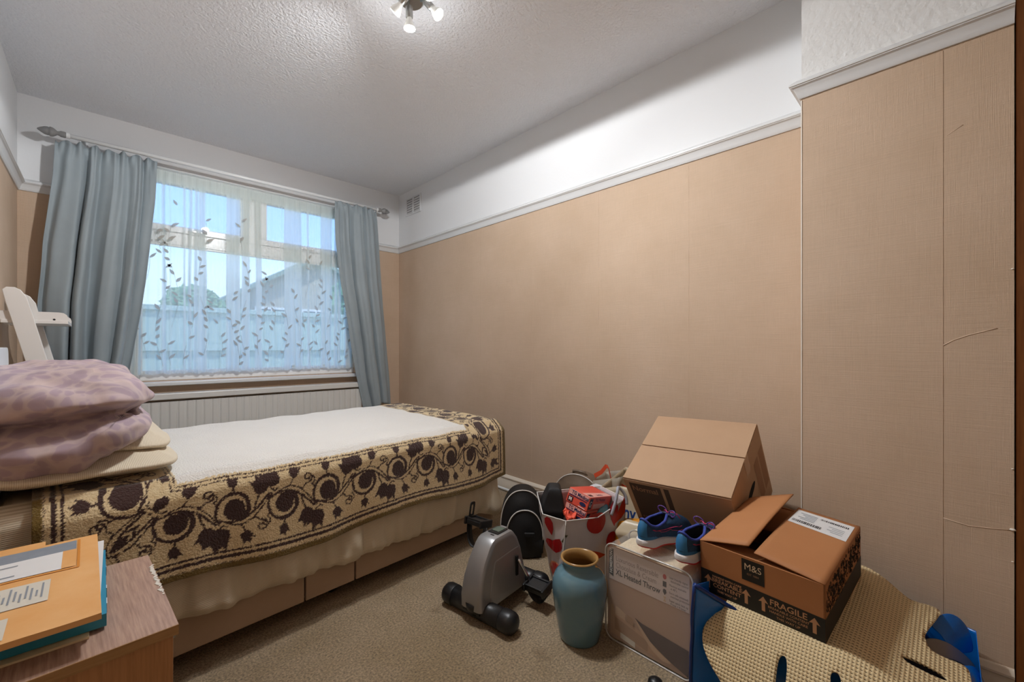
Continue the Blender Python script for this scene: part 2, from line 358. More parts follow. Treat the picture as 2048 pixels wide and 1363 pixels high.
# air vent ---------------------------------------------------------------
vent = empty('air_vent', (XR, 3.455, 2.31)); tag(vent, 'small white louvred air vent high on the alcove wall', 'air vent')
M['vent_shade'] = mat('vent_gap_shade', '#77787a', .9)
boxo('back_plate', (-.002, 0, 0), (.004, .25, .15), M['paint'], vent)
for a in ((0, .076, .26, .012), (0, -.076, .26, .012)): boxo('frame', (-.006, a[0], a[1]), (.012, a[2], a[3]), M['paint'], vent, bev=.002)
for y in (-.124, 0, .124): boxo('frame', (-.006, y, 0), (.012, .014, .16), M['paint'], vent, bev=.002)
for sy in (-.062, .062):
    for k in range(6):
        z = -.055+k*.022
        boxo('gap', (-.0045, sy, z+.008), (.001, .1, .006), M['vent_shade'], vent)  # solid grey strip painted in for the shade between slats
        boxo('slat', (-.008, sy, z), (.012, .105, .004), M['paint'], vent, rot=Matrix.Rotation(R(-35), 3, 'Y'))
# curtain pole -------------------------------------------------------------
M['pole_grey'] = mat('grey_turned_wood', '#8c8c8c', .5)
pole = empty('curtain_pole', (.82, 3.6, 2.24)); tag(pole, 'white curtain pole with grey pointed finials above the window', 'curtain pole')
ry = Matrix.Rotation(R(90), 3, 'Y')
G().lathe([(.0125, -.985), (.0125, .985)], 16, rot=ry).out('rod', M['upvc'], pole, True)
FP = [(.016, 0), (.017, .004), (.017, .02), (.013, .026), (.011, .034), (.02, .044), (.024, .05), (.026, .056), (.026, .064), (.022, .066), (.024, .072), (.021, .085), (.013, .10), (.004, .112), (.0005, .114)]
for sx in (-1, 1):
    f = G().lathe([(r, sx*z) for r, z in FP], 20, (sx*.972, 0, 0), ry).out('finial', M['pole_grey'], pole, True); bmr(f)
    c = G().lathe([(.0165, -.008), (.0165, .008)], 16, (sx*.962, 0, 0), ry).out('collar', M['upvc'], pole, True); autosmooth(c)
    b = G(); b.box((sx*.9, .06, 0), (.018, .12, .018), bev=.003); b.box((sx*.9, .118, 0), (.04, .012, .06), bev=.003); b.out('bracket', M['upvc'], pole)

# ------------------------------------------------------------------ curtains
def curtain_mat():
    m = mat('blue_grey_curtain', '#96a2a8', .6, var=(5, '#a0acb2', .3, .7), bump=(300, .12, .001), sheen=.2)
    n = m.node_tree; tr = N(m, 'ShaderNodeBsdfTranslucent'); tr.inputs[0].default_value = (*lin('#a3b0b8'), 1); mx = N(m, 'ShaderNodeMixShader'); mx.inputs[0].default_value = .13
    o = n.nodes['Material Output']; LK(m, PB(m).outputs[0], mx.inputs[1]); LK(m, tr.outputs[0], mx.inputs[2]); LK(m, mx.outputs[0], o.inputs[0])
    return m
M['curtain'] = curtain_mat()
def interp(tab, z):
    """piecewise-linear lookup in a table of (z, value), z falling"""
    for (z0, a), (z1, b) in zip(tab, tab[1:]):
        if z >= z1: 
            t = (z0-z)/(z0-z1) if z0 != z1 else 0; t = max(0, min(1, t)); return a+(b-a)*t
    return tab[-1][1]
def curtain(name, le, re, ztop, zbot, nf, seed, label, y=3.60, big=.05, flip=1):
    rnd = random.Random(seed); ph = [rnd.uniform(0, 6.28) for _ in range(6)]
    def f(u, v):
        z = ztop(u)+(zbot(u)-ztop(u))*v
        x0, x1 = interp(le, z), interp(re, z)
        warp = u+.035*math.sin(2*PI*u*2.3+ph[0])+.02*math.sin(2*PI*u*4.1+ph[1]+v*1.2)
        A = .018+(big*1.15-.018)*smooth01(v*1.35)
        th = 2*PI*nf*warp+.5*math.sin(v*2.5+ph[2])
        s = math.sin(th); s = math.copysign(abs(s)**.75, s)
        am = .65+.35*math.sin(2*PI*u*1.7+ph[3])
        yy = y+A*am*s+.006*math.sin(2*PI*nf*2.1*warp+ph[4])*(1-.8*v)+.012*nz(u*6, v*3, seed)
        xx = x0+(x1-x0)*(u+.35/nf/2*math.cos(th)*.5*smooth01(v*2))+.010*nz(u*5, v*6, seed+3.3)*v
        if v < .05:                                   # gathered heading
            k = 1-v/.05; yy += .010*k*math.sin(2*PI*nf*2.6*u+ph[5]); z += .010*k*math.sin(2*PI*nf*1.6*u+ph[1])
        return (xx, min(yy, 3.72), z)
    g = G(); g.grid(f, 190, 90); o = g.out('curtain', M['curtain'], None, True); o.name = name; solid(o, .0022, 0); tag(o, label, 'curtain', None)
    hem = G(); hem.grid(lambda u, v: tuple(Vector(f(u, .962+.006*v))+Vector((0, -.0026, 0))), 190, 3); hm = hem.out('hem_stitching', M['curtain'], o, True)
    return o
curtain('curtain', [(2.3, -.19), (2.0, -.205), (1.6, -.25), (1.27, -.272), (.9, -.27), (.4, -.26)], [(2.3, .262), (1.95, .252), (1.43, .212), (.95, .15), (.76, .115), (.4, .06)],
        lambda u: 2.205+.012*u, lambda u: .44, 4.6, 3, 'wide blue-grey curtain pulled to the left of the window', y=3.605, big=.052)
curtain('curtain', [(2.3, 1.395), (1.9, 1.405), (1.55, 1.44), (1.23, 1.50), (.8, 1.575), (.4, 1.66)], [(2.3, 1.775), (1.6, 1.83), (1.0, 1.89), (.4, 1.935)],
        lambda u: 2.222+.006*u, lambda u: .475-.02*math.sin(u*7), 3.4, 11, 'narrow blue-grey curtain hanging at the alcove corner of the window', y=3.585, big=.035)
# net curtain: gathered lace with leafy sprigs
net = bpy.data.materials.new('white_lace_net'); net.use_nodes = True; nn = net.node_tree; nn.nodes.clear()
no = nn.nodes.new('ShaderNodeOutputMaterial'); tp = nn.nodes.new('ShaderNodeBsdfTransparent'); df = nn.nodes.new('ShaderNodeBsdfDiffuse'); tl = nn.nodes.new('ShaderNodeBsdfTranslucent'); m1 = nn.nodes.new('ShaderNodeMixShader'); m2 = nn.nodes.new('ShaderNodeMixShader')
tc = nn.nodes.new('ShaderNodeTexCoord'); at = nn.nodes.new('ShaderNodeAttribute'); at.attribute_name = 'opacity'
df.inputs[0].default_value = (.86, .89, .885, 1); tl.inputs[0].default_value = (.80, .89, .85, 1); m1.inputs[0].default_value = .55
nn.links.new(df.outputs[0], m1.inputs[1]); nn.links.new(tl.outputs[0], m1.inputs[2]); nn.links.new(at.outputs['Fac'], m2.inputs[0]); nn.links.new(tp.outputs[0], m2.inputs[1]); nn.links.new(m1.outputs[0], m2.inputs[2]); nn.links.new(m2.outputs[0], no.inputs[0])
M['net'] = net
NX0, NX1, NZ0, NZ1, NY = .135, 1.625, .812, 2.205, YB+.004
bands = [(nz(i*.8, 4.2)+.6*nz(i*2.3, 1.7)) for i in range(400)]
def band(x): return .5*(nz(x*9, 2.1)+nz(x*23, 5.5)+.6*nz(x*57, 8.8))
def netf(u, v):
    x = NX0+(NX1-NX0)*u; z = NZ1+(NZ0-NZ1)*v
    xs = x+.02*(v-.3)*nz(x*6, 7.7)
    y = NY+.007*math.sin(xs*150+3*nz(x*12, 1.1))*(.5+.5*v)+.007*nz(xs*18, v*1.5)
    if v > .985: z += .010*abs(math.sin(x*38))+.012*max(0, nz(x*11, 3.3))*1.4
    return (x+.006*nz(x*30, v*3), y, z)
g = G(); NU, NV = 420, 80; g.grid(netf, NU, NV); nc = g.out('net_curtain', M['net'], None, True)
oa = nc.data.attributes.new('opacity', 'FLOAT', 'POINT'); vals = []
for j in range(NV):
    v = j/(NV-1)
    for i in range(NU):
        x = NX0+(NX1-NX0)*i/(NU-1); xs = x+.02*(v-.3)*nz(x*6, 7.7)
        b = band(xs); op = .30+.52*smooth01((b+.02)/.14)
        op += .22*smooth01((v-.40)/.2)
        if v < .055: op = .86+.08*math.sin(x*700)
        if v > .975: op = max(op, .8)
        vals.append(max(.15, min(.95, op)))
oa.data.foreach_set('value', vals)
tag(nc, 'sheer white net curtain with leaf sprigs across the window', 'net curtain')
M['sprig'] = mat('grey_woven_sprig', '#c4beb8', .8)
tr_ = N(M['sprig'], 'ShaderNodeBsdfTranslucent'); tr_.inputs[0].default_value = (.62, .60, .55, 1); mx_s = N(M['sprig'], 'ShaderNodeMixShader'); mx_s.inputs[0].default_value = .6
LK(M['sprig'], PB(M['sprig']).outputs[0], mx_s.inputs[1]); LK(M['sprig'], tr_.outputs[0], mx_s.inputs[2]); LK(M['sprig'], mx_s.outputs[0], M['sprig'].node_tree.nodes['Material Output'].inputs[0])
g = G(); rnd = random.Random(5)
def leaf(gr, x, z, ang, ln, wd):
    P = []
    for k in range(7):
        t = k/6; w = wd*math.sin(PI*t**.8)*.5
        P.append((t*ln, w))
    pts = P+[(a, -b) for a, b in P[-2:0:-1]]; c, s = math.cos(ang), math.sin(ang)
    V = []
    for a, b in pts: V.append((x+a*c-b*s, NY-.0125, z+a*s+b*c))
    gr.add(V, [tuple(range(len(V)))])
for k in range(17):
    x = NX0+.05+k*.087+rnd.uniform(-.02, .02); z = rnd.uniform(.86, .95); top = rnd.uniform(1.3, 2.12); d = rnd.uniform(-.02, .02); pts = []
    zz = z
    while zz < top:
        px = x+.028*math.sin(zz*9+k)+d*(zz-z); pts.append((px, NY-.0122, zz)); zz += .012
    vis = 0; seg = []
    for i, p in enumerate(pts):
        seg.append(p)
        if i % 4 == 0 and rnd.random() < .62:
            sd = rnd.choice((-1, 1)); a = PI/2-sd*rnd.uniform(.5, 1.1); leaf(g, p[0], p[2], a, rnd.uniform(.034, .054), rnd.uniform(.014, .021))
    for a in range(0, len(seg)-14, 22): g.tube(seg[a:a+14], .0009, 4)
sp = g.out('leaf_sprigs', M['sprig'], nc); sp['kind'] = 'stuff'

# ------------------------------------------------------------------ ceiling light
M['nickel'] = mat('brushed_nickel', '#b9bab8', .28, metal=1)
M['bulb'] = mat('lit_bulb', (1, .96, .9), .4, emit=14)
M['bulb_glass'] = mat('pale_bulb_glass', '#e4e3de', .2, emit=.25)
lamp = empty('ceiling_light', (.925, 1.565, H)); tag(lamp, 'nickel ceiling light with adjustable spot bulbs', 'ceiling light')
pl = G().lathe([(.0005, 0), (.052, 0), (.054, -.004), (.054, -.02), (.048, -.026), (.0005, -.027)], 40).out('ceiling_plate', M['nickel'], lamp); autosmooth(pl); bmr(pl)
def spot(base, hinge, direc, cone=150, k=1.0):
    base, hinge, direc = Vector(base), Vector(hinge), Vector(direc).normalized()
    q = Vector((0, 0, 1)).rotation_difference(direc).to_matrix()
    a = G().tube([base, hinge, hinge+direc*.012], .0055, 12).out('arm', M['nickel'], lamp, True)
    h = G().lathe([(.0005, 0), (.0135, 0), (.0145, .003), (.0145, .043), (.0125, .046), (.0005, .046)], 24, hinge+direc*.008, q).out('lamp_holder', M['nickel'], lamp); autosmooth(h); bmr(h)
    b = G().lathe([(.0005, .0), (.010, .0), (.0115, .012), (.016, .022), (.0215, .034), (.0235, .044), (.0235, .047)], 28, hinge+direc*.05, q, cap=False).out('bulb', M['bulb_glass'], lamp, True)
    G().lathe([(.0233, 0), (.018, .003), (.0005, .005)], 28, hinge+direc*.096, q, cap=False).out('bulb_face', M['bulb'], b, True)
    ld = bpy.data.lights.new('bulb_light', 'SPOT'); ld.energy = LAMP_W*k; ld.color = LAMP_C; ld.shadow_soft_size = .03; ld.spot_size = R(cone); ld.spot_blend = .05 if cone > 170 else 1.0
    lo = bpy.data.objects.new('bulb_light', ld); COL.objects.link(lo); lo.parent = lamp; lo.location = hinge+direc*.13; lo.rotation_euler = Vector((0, 0, -1)).rotation_difference(direc).to_euler()
spot((-.010, .002, -.024), (-.010, -.002, -.046), (.03, .01, -1), 180, 1.8)
ld = bpy.data.lights.new('bulb_light', 'POINT'); ld.energy = LAMP_W*.07; ld.color = LAMP_C; ld.shadow_soft_size = .03; lo = bpy.data.objects.new('bulb_light', ld); COL.objects.link(lo); lo.parent = lamp; lo.location = (-.006, -.002, -.175)
spot((.03, -.028, -.022), (.026, -.058, -.038), (.46, -.70, -.95), 110, 1.4)
spot((-.028, -.020, -.022), (-.036, -.050, -.034), (-.28, .72, -.62), 130, 1.7)
spot((.0, -.045, -.022), (.0, -.105, -.030), (-.22, -.70, -.85), 130, 1.3)

# ------------------------------------------------------------------ outside the window
M['fence'] = mat('weathered_fence', '#9fb7b2', .8, var=(6, '#b3c6c0', .3, .7))
M['lawn'] = mat('garden_ground', '#9a9c8c', .9, var=(2, '#a9aa98', .3, .7))
struct(boxo('ground_outside', (3, 22, -.45), (60, 36, .1), M['lawn']), 'garden ground beyond the window')
fence = empty('garden_fence', (1.5, 6.5, -.4)); tag(fence, 'pale board fence seen through the net curtain', 'fence')
bme = None
for k in range(46):
    x = -2.6+k*.125
    if bme is None: o = boxo('board', (0, 0, .92), (.127, .02, 1.84), M['fence'], fence, bev=.004); bme = o.data
    else: o = bpy.data.objects.new('board', bme); COL.objects.link(o); o.parent = fence
    o.location = (x, .012*(k % 2), 0)
boxo('cap_rail', (.2, -.02, 1.87), (5.8, .07, .06), M['fence'], fence, bev=.005)
for z in (.4, 1.4): boxo('rail', (.2, -.035, z), (5.8, .04, .08), M['fence'], fence, bev=.004)
M['brick'] = mat('render_wall', '#b9b4a8', .9, var=(4, '#a59f92', .3, .7)); M['roof'] = mat('slate_roof', '#7d9088', .8, var=(3, '#8c9d94', .3, .7)); M['dark_glass'] = mat('dark_house_glass', '#4a5860', .1)
house = empty('neighbouring_house', (5.2, 15, -.4)); tag(house, 'gabled house beyond the fence at the right of the window', 'house')
g = G(); g.prism([(-2.4, 0), (2.4, 0), (2.4, 2.9), (0, 4.35), (-2.4, 2.9)], 6, 0, lambda x, y, z: (x, z, y)); hw = g.out('wall', M['brick'], house); bmr(hw)
for sx in (-1, 1):
    g = G(); g.prism([(0, 4.35), (sx*2.75, 2.69), (sx*2.75, 2.80), (0, 4.50)], 6.6, -.3, lambda x, y, z: (x, z, y)); rf = g.out('roof_slope', M['roof'], house); bmr(rf)
for x in (-1.35, 0, 1.35):
    wf = boxo('window', (x, -.02, 2.2), (.9, .06, .95), M['upvc'], house); boxo('window_pane', (x, -.06, 2.2), (.76, .03, .8), M['dark_glass'], wf); boxo('glazing_bar', (x, -.08, 2.2), (.04, .02, .8), M['upvc'], wf)
ch2 = empty('distant_house', (.25, 19, -.4)); tag(ch2, 'far house with a brick chimney at the left of the window', 'house')
g = G(); g.prism([(-1.6, 0), (1.0, 0), (1.0, 2.2), (-.3, 2.9), (-1.6, 2.2)], 5, 0, lambda x, y, z: (x, z, y)); hw = g.out('wall', M['brick'], ch2); bmr(hw)
boxo('chimney', (.25, .6, 3.0), (.5, .5, 1.2), M['brick'], ch2); boxo('chimney_pot', (.25, .6, 3.7), (.2, .2, .25), M['roof'], ch2)
M['leafgreen'] = mat('tree_foliage', '#6f9a72', .8, var=(5, '#86ad82', .3, .7), bump=(9, .8, .1)); M['bark'] = mat('tree_bark', '#5c4a3a', .9)
def tree(x, y, rx, top, label, seed):
    t = empty('garden_tree', (x, y, -.4)); tag(t, label, 'tree')
    G().tube([(0, 0, 0), (.02, .02, top*.4), (0, 0, top*.7)], [.09, .07, .04], 8).out('trunk', M['bark'], t, True)
    cz = top-rx*.95; g = G(); rd = random.Random(seed)
    for k in range(420):                                 # leaf clumps on a rounded crown
        th = rd.uniform(0, 2*PI); ph = math.acos(rd.uniform(-.8, 1)); r = rx*(.78+.22*rd.random())
        c = Vector((r*math.sin(ph)*math.cos(th), r*math.sin(ph)*math.sin(th), cz+r*.95*math.cos(ph))); s = rx*rd.uniform(.12, .22)
        q = Matrix.Rotation(rd.uniform(0, 6.28), 3, 'Z') @ Matrix.Rotation(rd.uniform(0, 3), 3, 'X')
        V = [c+q @ Vector(v)*s for v in ((1, 0, 0), (-1, 0, 0), (0, 1, 0), (0, -1, 0), (0, 0, .6), (0, 0, -.6))]
        g.add(V, [(0, 2, 4), (2, 1, 4), (1, 3, 4), (3, 0, 4), (2, 0, 5), (1, 2, 5), (3, 1, 5), (0, 3, 5)])
    fo = g.out('foliage', M['leafgreen'], t); fo['kind'] = 'stuff'
tree(1.38, 11, .55, 2.66, 'rounded green tree above the fence at the left of the window', 1)
tree(2.4, 12, .6, 2.35, 'low green bush just left of the gabled house', 2)
tree(4.9, 10.5, .9, 3.3, 'broad green tree in front of the gabled house', 3)

# ================================================================== THE BED
BO = Vector((.166, 1.645, 0)); BA = R(4.0)
M['divan'] = mat('beige_divan_fabric', '#b39a83', .85, var=(4, '#a88f78', .3, .7), bump=(350, .2, .001))
M['castor'] = mat('black_castor', '#161616', .4)
M['mattress'] = mat('cream_mattress', '#d9cdb8', .8)
M['headboard'] = mat('white_laminate', '#e6ebf0', .3)
bed = empty('divan_bed', BO, (0, 0, BA)); tag(bed, 'single beige divan bed standing in front of the radiator', 'bed')
A0, A1, BW = -.36, 1.36, .90
boxo('divan_base', ((A0+A1)/2, BW/2+.008, .19), (A1-A0, BW-.016, .26), M['divan'], bed, bev=.01)
for a0, a1, n in ((A0, .374, 'drawer_front'), (.380, .571, 'side_panel'), (.577, A1, 'drawer_front')):
    boxo(n, ((a0+a1)/2, .002, .185), (a1-a0, .014, .25), M['divan'], bed, bev=.003)
for a in (A0+.1, .52, A1-.1):
    for b in (.09, BW-.09):
        c = G().lathe([(.0005, -.011), (.02, -.011), (.025, -.007), (.025, .007), (.02, .011), (.0005, .011)], 20, (a, b, .0255), Matrix.Rotation(R(90), 3, 'X'))
        c.box((a, b, .055), (.02, .03, .02)); c.out('castor', M['castor'], bed, True)
g = G(); g.prism(rrect(A1-A0, BW, .06, 6, (A0+A1)/2, BW/2), .27, .322); mt = g.out('mattress', M['mattress'], bed); bevel(mt, .03, 3)
# headboard: rounded white panel
g = G(); g.prism(rrect(.90, .88, .07, 8, .51, .56), .022, -.386, lambda x, y, z: (z, x, y)); hb = g.out('headboard', M['headboard'], bed); bmr(hb); bevel(hb, .003)
# ---- ribbed cream sheet hanging over the mattress
M['sheet'] = stripes(mat('ribbed_cream_sheet', '#cfc3ad', .85), 2, 420, '#bdae95', '#d8cdb8', .25, .65)
def sheet_path():
    P = []; r = .07; y0 = -.018; xe = A1+.02
    a = A0
    while a < xe-r: P.append((a, y0, 0, -1)); a += .008
    for k in range(9):
        t = R(-90+90*k/8); P.append((xe-r+r*math.cos(t), y0+r+r*math.sin(t), math.cos(t), math.sin(t)))
    b = y0+r+.01
    while b < BW+.01: P.append((xe, b, 1, 0)); b += .01
    return P
SPTH = sheet_path(); NSP = len(SPTH)
def sheet_pt(i, v):
    x, y, nx, ny = SPTH[i]; q = i*.008
    hemz = interp([(9, 0)], 0) or .182-.035*min(1, q/1.4)
    hemz += .016*nz(q*4.5, 2.2)+.006*nz(q*19, 1.2)
    corner = math.exp(-((q-(A1-A0))/.10)**2)
    hemz -= .035*corner
    if v < .25:                                  # over the top edge
        t = v/.25; d = -.07+.06*smooth01(t)+.012*t; z = .598-.028*t*t
    else:
        t = (v-.25)/.75; d = .002+.034*t+.03*corner*t; z = .57+(hemz-.57)*t
        d += t*(.016*math.sin(q*30+3*nz(q*5, .4))*(.5+.5*nz(q*3, 9.1))+.026*nz(q*9, t*1.5)+.022*nz(q*26, t*2))+.007*nz(q*55, t*5)*t
        d = max(d, .010)
        if t > .93: d -= .018*((t-.93)/.07)**2
    return (x+nx*d, y+ny*d, z)
g = G(); NVS = 46
g.add([sheet_pt(i, j/(NVS-1)) for j in range(NVS) for i in range(NSP)], [(j*NSP+i, j*NSP+i+1, (j+1)*NSP+i+1, (j+1)*NSP+i) for j in range(NVS-1) for i in range(NSP-1)])
sh = g.out('bed_sheet', M['sheet'], None, True, loc=BO, rot=(0, 0, BA)); tag(sh, 'finely ribbed cream sheet hanging down the side of the bed', 'bed sheet')
# ---- fleece blanket with woven floral border
P0, P1 = -.295, 1.475                              # along the bed
QF, QT = .305, 1.30                                # front drop, total girth
BORD = .292
def raster_border(L, res=.0015):
    """brown motif mask for a border strip of length L and width BORD (rows from the hem inwards)"""
    nx, ny = int(L/res)+1, int(BORD/res)+1
    X, Y = np.meshgrid(np.arange(nx)*res, np.arange(ny)*res); Mk = np.zeros((ny, nx), bool)
    def win(x0, x1): return slice(max(0, int(x0/res)), max(0, min(nx, int(x1/res)+1)))
    def stroke(P, w0, w1=None):
        w1 = w0 if w1 is None else w1; n = len(P)
        for i in range(n-1):
            (ax, ay), (bx, by) = P[i], P[i+1]; w = (w0+(w1-w0)*i/max(1, n-2))/2
            sl = win(min(ax, bx)-w, max(ax, bx)+w)
            if sl.start >= sl.stop: continue
            xs, ys = X[:, sl], Y[:, sl]; dx, dy = bx-ax, by-ay; l2 = dx*dx+dy*dy or 1e-12
            t = np.clip(((xs-ax)*dx+(ys-ay)*dy)/l2, 0, 1); Mk[:, sl] |= (xs-ax-t*dx)**2+(ys-ay-t*dy)**2 < w*w
    def ell(cx, cy, rx, ry, rot=0):
        sl = win(cx-max(rx, ry), cx+max(rx, ry))
        if sl.start >= sl.stop: return
        xs, ys = X[:, sl]-cx, Y[:, sl]-cy; c, s = math.cos(rot), math.sin(rot)
        Mk[:, sl] |= ((xs*c+ys*s)/rx)**2+((-xs*s+ys*c)/ry)**2 < 1
    def poly(pts):
        xs0 = [p[0] for p in pts]; sl = win(min(xs0), max(xs0))
        if sl.start >= sl.stop: return
        xs, ys = X[:, sl], Y[:, sl]; ins = np.zeros(xs.shape, bool)
        for i in range(len(pts)):
            x1, y1 = pts[i]; x2, y2 = pts[i-1]
            if y1 == y2: continue
            ins ^= ((y1 > ys) != (y2 > ys)) & (xs < (x2-x1)*(ys-y1)/(y2-y1)+x1)
        Mk[:, sl] |= ins
    TUL = [(0, -.034), (.017, -.030), (.027, -.012), (.027, .008), (.034, .034), (.017, .020), (.010, .026), (0, .046), (-.010, .026), (-.017, .020), (-.034, .034), (-.027, .008), (-.027, -.012), (-.017, -.030)]
    def tulip(cx, cy, ang, sc):
        c, s = math.cos(ang), math.sin(ang); poly([(cx+(x*c-y*s)*sc, cy+(x*s+y*c)*sc) for x, y in TUL])
    def spiral(cx, cy, r, a0, turns, w, fl):
        P = []
        for k in range(26):
            t = k/25; a = a0+fl*turns*2*PI*t; P.append((cx+r*(1-.8*t)*math.cos(a), cy+r*(1-.8*t)*math.sin(a)))
        stroke(P, w)
    c0 = .175; w = .150; k = -1; x = -.02
    while x < L+w:
        k += 1; f = 1 if k % 2 == 0 else -1
        def Pn(dx, dy): return (x+dx, c0+f*dy)
        cx, cy = Pn(0, -.004)
        ell(cx, cy, .030, .033)
        arc = []
        for j in range(30):
            a = R(140+j*290/29); rr = .053-.020*(j/29)**1.6; arc.append((cx+rr*math.cos(a)*1.0, cy+f*rr*math.sin(a)*1.05))
        stroke(arc, .006, .017)
        # main stem sweeping into the next scroll (a double line)
        for o_, tt in ((0, .007), (.013, .0045)):
            S = []
            for j in range(22):
                t = j/21; S.append(Pn(-.050+o_*.6+(w)*t*1.0, .020+.052*math.sin(PI*t)*(.7)-.055*t+o_*math.sin(PI*t)))
            stroke(S, tt)
        tulip(*Pn(-.042, .083), f*.35 if f > 0 else PI-.35+0, .92 if k % 3 else 1.05)
        tulip(*Pn(.074, -.066), PI-.3 if f > 0 else .3, .85)
        tulip(*Pn(.034, .088), -.5 if f > 0 else PI+.5, .58)
        tulip(*Pn(-.004, -.090), PI+.2 if f > 0 else -.2, .52)
        stroke([Pn(-.045, .05), Pn(-.030, .040), Pn(-.02, .046)], .005); stroke([Pn(.03, .07), Pn(.02, .05), Pn(.012, .044)], .005)
        stroke([Pn(.07, -.035), Pn(.06, -.012), Pn(.055, .01)], .006); stroke([Pn(-.004, -.07), Pn(.0, -.05)], .006)
        spiral(*Pn(.078, .062), .019, -1.6*f, 1.2, .0052, f); spiral(*Pn(-.060, -.052), .015, 1.4*f, 1.2, .005, -f)
        stroke([Pn(.072, .044), Pn(.06, .030), Pn(.05, .034)], .005); stroke([Pn(-.056, -.038), Pn(-.045, -.02), Pn(-.05, .0)], .005)
        x += w
    Mk |= (Y > .031) & (Y < .041); Mk |= (Y > .048) & (Y < .055)
    Mk &= ~((Y < .031)); 
    band = (Y > .041) & (Y < .048); Mk[band] = False
    Mk |= (Y > .270) & (Y < .2745); Mk |= (Y > .279) & (Y < .2835); Mk &= ~((Y > .2745) & (Y < .279)) & ~(Y > .2835)
    return Mk
MF = raster_border(P1-P0); MS = raster_border(QT); RES = .0015
def blanket_pt(p, q):
    # skewed so that the foot edge runs out towards the window side
    bb = max(0, q-QF)/(QT-QF); a = p+ (-.075+.14*bb)*smooth01((p-.9)/.6)
    sag = interp([(9, 0)], 0)
    hz = .300+.022*math.cos((a+.05)*7.5)*.7+.006*nz(a*7, 1.5)+.02*smooth01((a-1.1)/.3)
    zt = .607+.004*nz(a*3, q*3)+.006*nz(a*9, q*9, 2)
    if q < QF:
        t = q/QF                                   # hem -> top edge
        z = hz+(zt-hz)*t; b = -.062+.012*t+.010*nz(a*6, t)*(1-t)
        rr = (t-.80)/.20
        if rr > 0: b += .05*rr*rr; z -= .010*rr*(1-rr)*2-.0
        b -= .004*math.sin(a*22+nz(a*4)*3)*(1-t)
    else:
        b = q-QF-.0; b = b if b < .90 else .90+(b-.90)*.35; z = zt
        if q-QF > .90: z -= (q-QF-.90)*.85
        z -= .012*math.exp(-((q-QF)/.03))*1.0
        z += .006*smooth01((q-QF-.1)/.3)
    e = a-1.375
    if e > 0 and q >= QF*.8: z -= min(.5, e*e*4.0+e*.25)*smooth01((q-QF*.8)/.05); 
    return (a, b, z)
NP_, NQ = 640, 450
ps = np.linspace(P0, P1, NP_); qs = np.concatenate([np.linspace(0, .42, 190), np.linspace(.42, QT, NQ-190+1)[1:]])
V = [blanket_pt(p, q) for q in qs for p in ps]
F = [(j*NP_+i, j*NP_+i+1, (j+1)*NP_+i+1, (j+1)*NP_+i) for j in range(NQ-1) for i in range(NP_-1)]
bl = obj('fleece_blanket', V, F, None, None, True, BO, (0, 0, BA))
pp, qq = np.meshgrid(ps, qs); rg = np.random.RandomState(3); jit = rg.normal(0, .0012, pp.shape); jit2 = rg.normal(0, .0012, pp.shape)
dfr, dft, dhd = qq+jit, P1-pp+jit2, pp-P0+jit2
def look(Mk, s, d): return Mk[np.clip((d/RES).astype(int), 0, Mk.shape[0]-1), np.clip((s/RES).astype(int), 0, Mk.shape[1]-1)]
dmin = np.minimum(np.minimum(dfr, dft), dhd)
brown = np.where((dfr <= dft) & (dfr <= dhd), look(MF, pp-P0+jit2, dfr), np.where(dft <= dhd, look(MS, qq+jit, dft), look(MS, qq+jit, dhd)))
brown = brown & (dmin < BORD) & (dmin > .02)
olive = dmin < .017
dark = (dmin >= .017) & (dmin < .0205) & (rg.rand(*pp.shape) < .6)
ca = bl.data.attributes.new('weave', 'FLOAT_COLOR', 'POINT'); arr = np.zeros((NQ*NP_, 4), np.float32)
arr[:, 0] = (brown | dark).ravel(); arr[:, 1] = olive.ravel(); arr[:, 2] = (dmin < BORD-.004).ravel(); arr[:, 3] = 1  # third channel marks the border, bounding the daylight-whitened field
ca.data.foreach_set('color', arr.ravel())
def blanket_mat():
    m = mat('cream_fleece', '#d3b98c', .95, var=(60, '#e0cba2', .3, .7), bump=(190, .9, .006), sheen=.35)
    at = N(m, 'ShaderNodeAttribute'); at.attribute_name = 'weave'; sp = N(m, 'ShaderNodeSeparateColor'); LK(m, at.outputs['Color'], sp.inputs[0])
    src = PB(m).inputs['Base Color'].links[0].from_socket
    f0 = N(m, 'ShaderNodeMix', data_type='RGBA'); LK(m, sp.outputs[2], f0.inputs[0]); f0.inputs[6].default_value = (*lin('#e8e5df'), 1); LK(m, src, f0.inputs[7])  # window daylight put into the colour: middle field whiter than the cream border
    f1 = N(m, 'ShaderNodeMix', data_type='RGBA'); LK(m, sp.outputs[0], f1.inputs[0]); LK(m, f0.outputs[2], f1.inputs[6]); f1.inputs[7].default_value = (*lin('#37190f'), 1)
    f2 = N(m, 'ShaderNodeMix', data_type='RGBA'); LK(m, sp.outputs[1], f2.inputs[0]); LK(m, f1.outputs[2], f2.inputs[6]); f2.inputs[7].default_value = (*lin('#6a5210'), 1)
    LK(m, f2.outputs[2], PB(m).inputs['Base Color']); return m
M['fleece'] = blanket_mat(); bl.data.materials.append(M['fleece']); solid(bl, .006, 1)
tag(bl, 'cream fleece blanket with brown leaf scroll border on the bed', 'blanket')

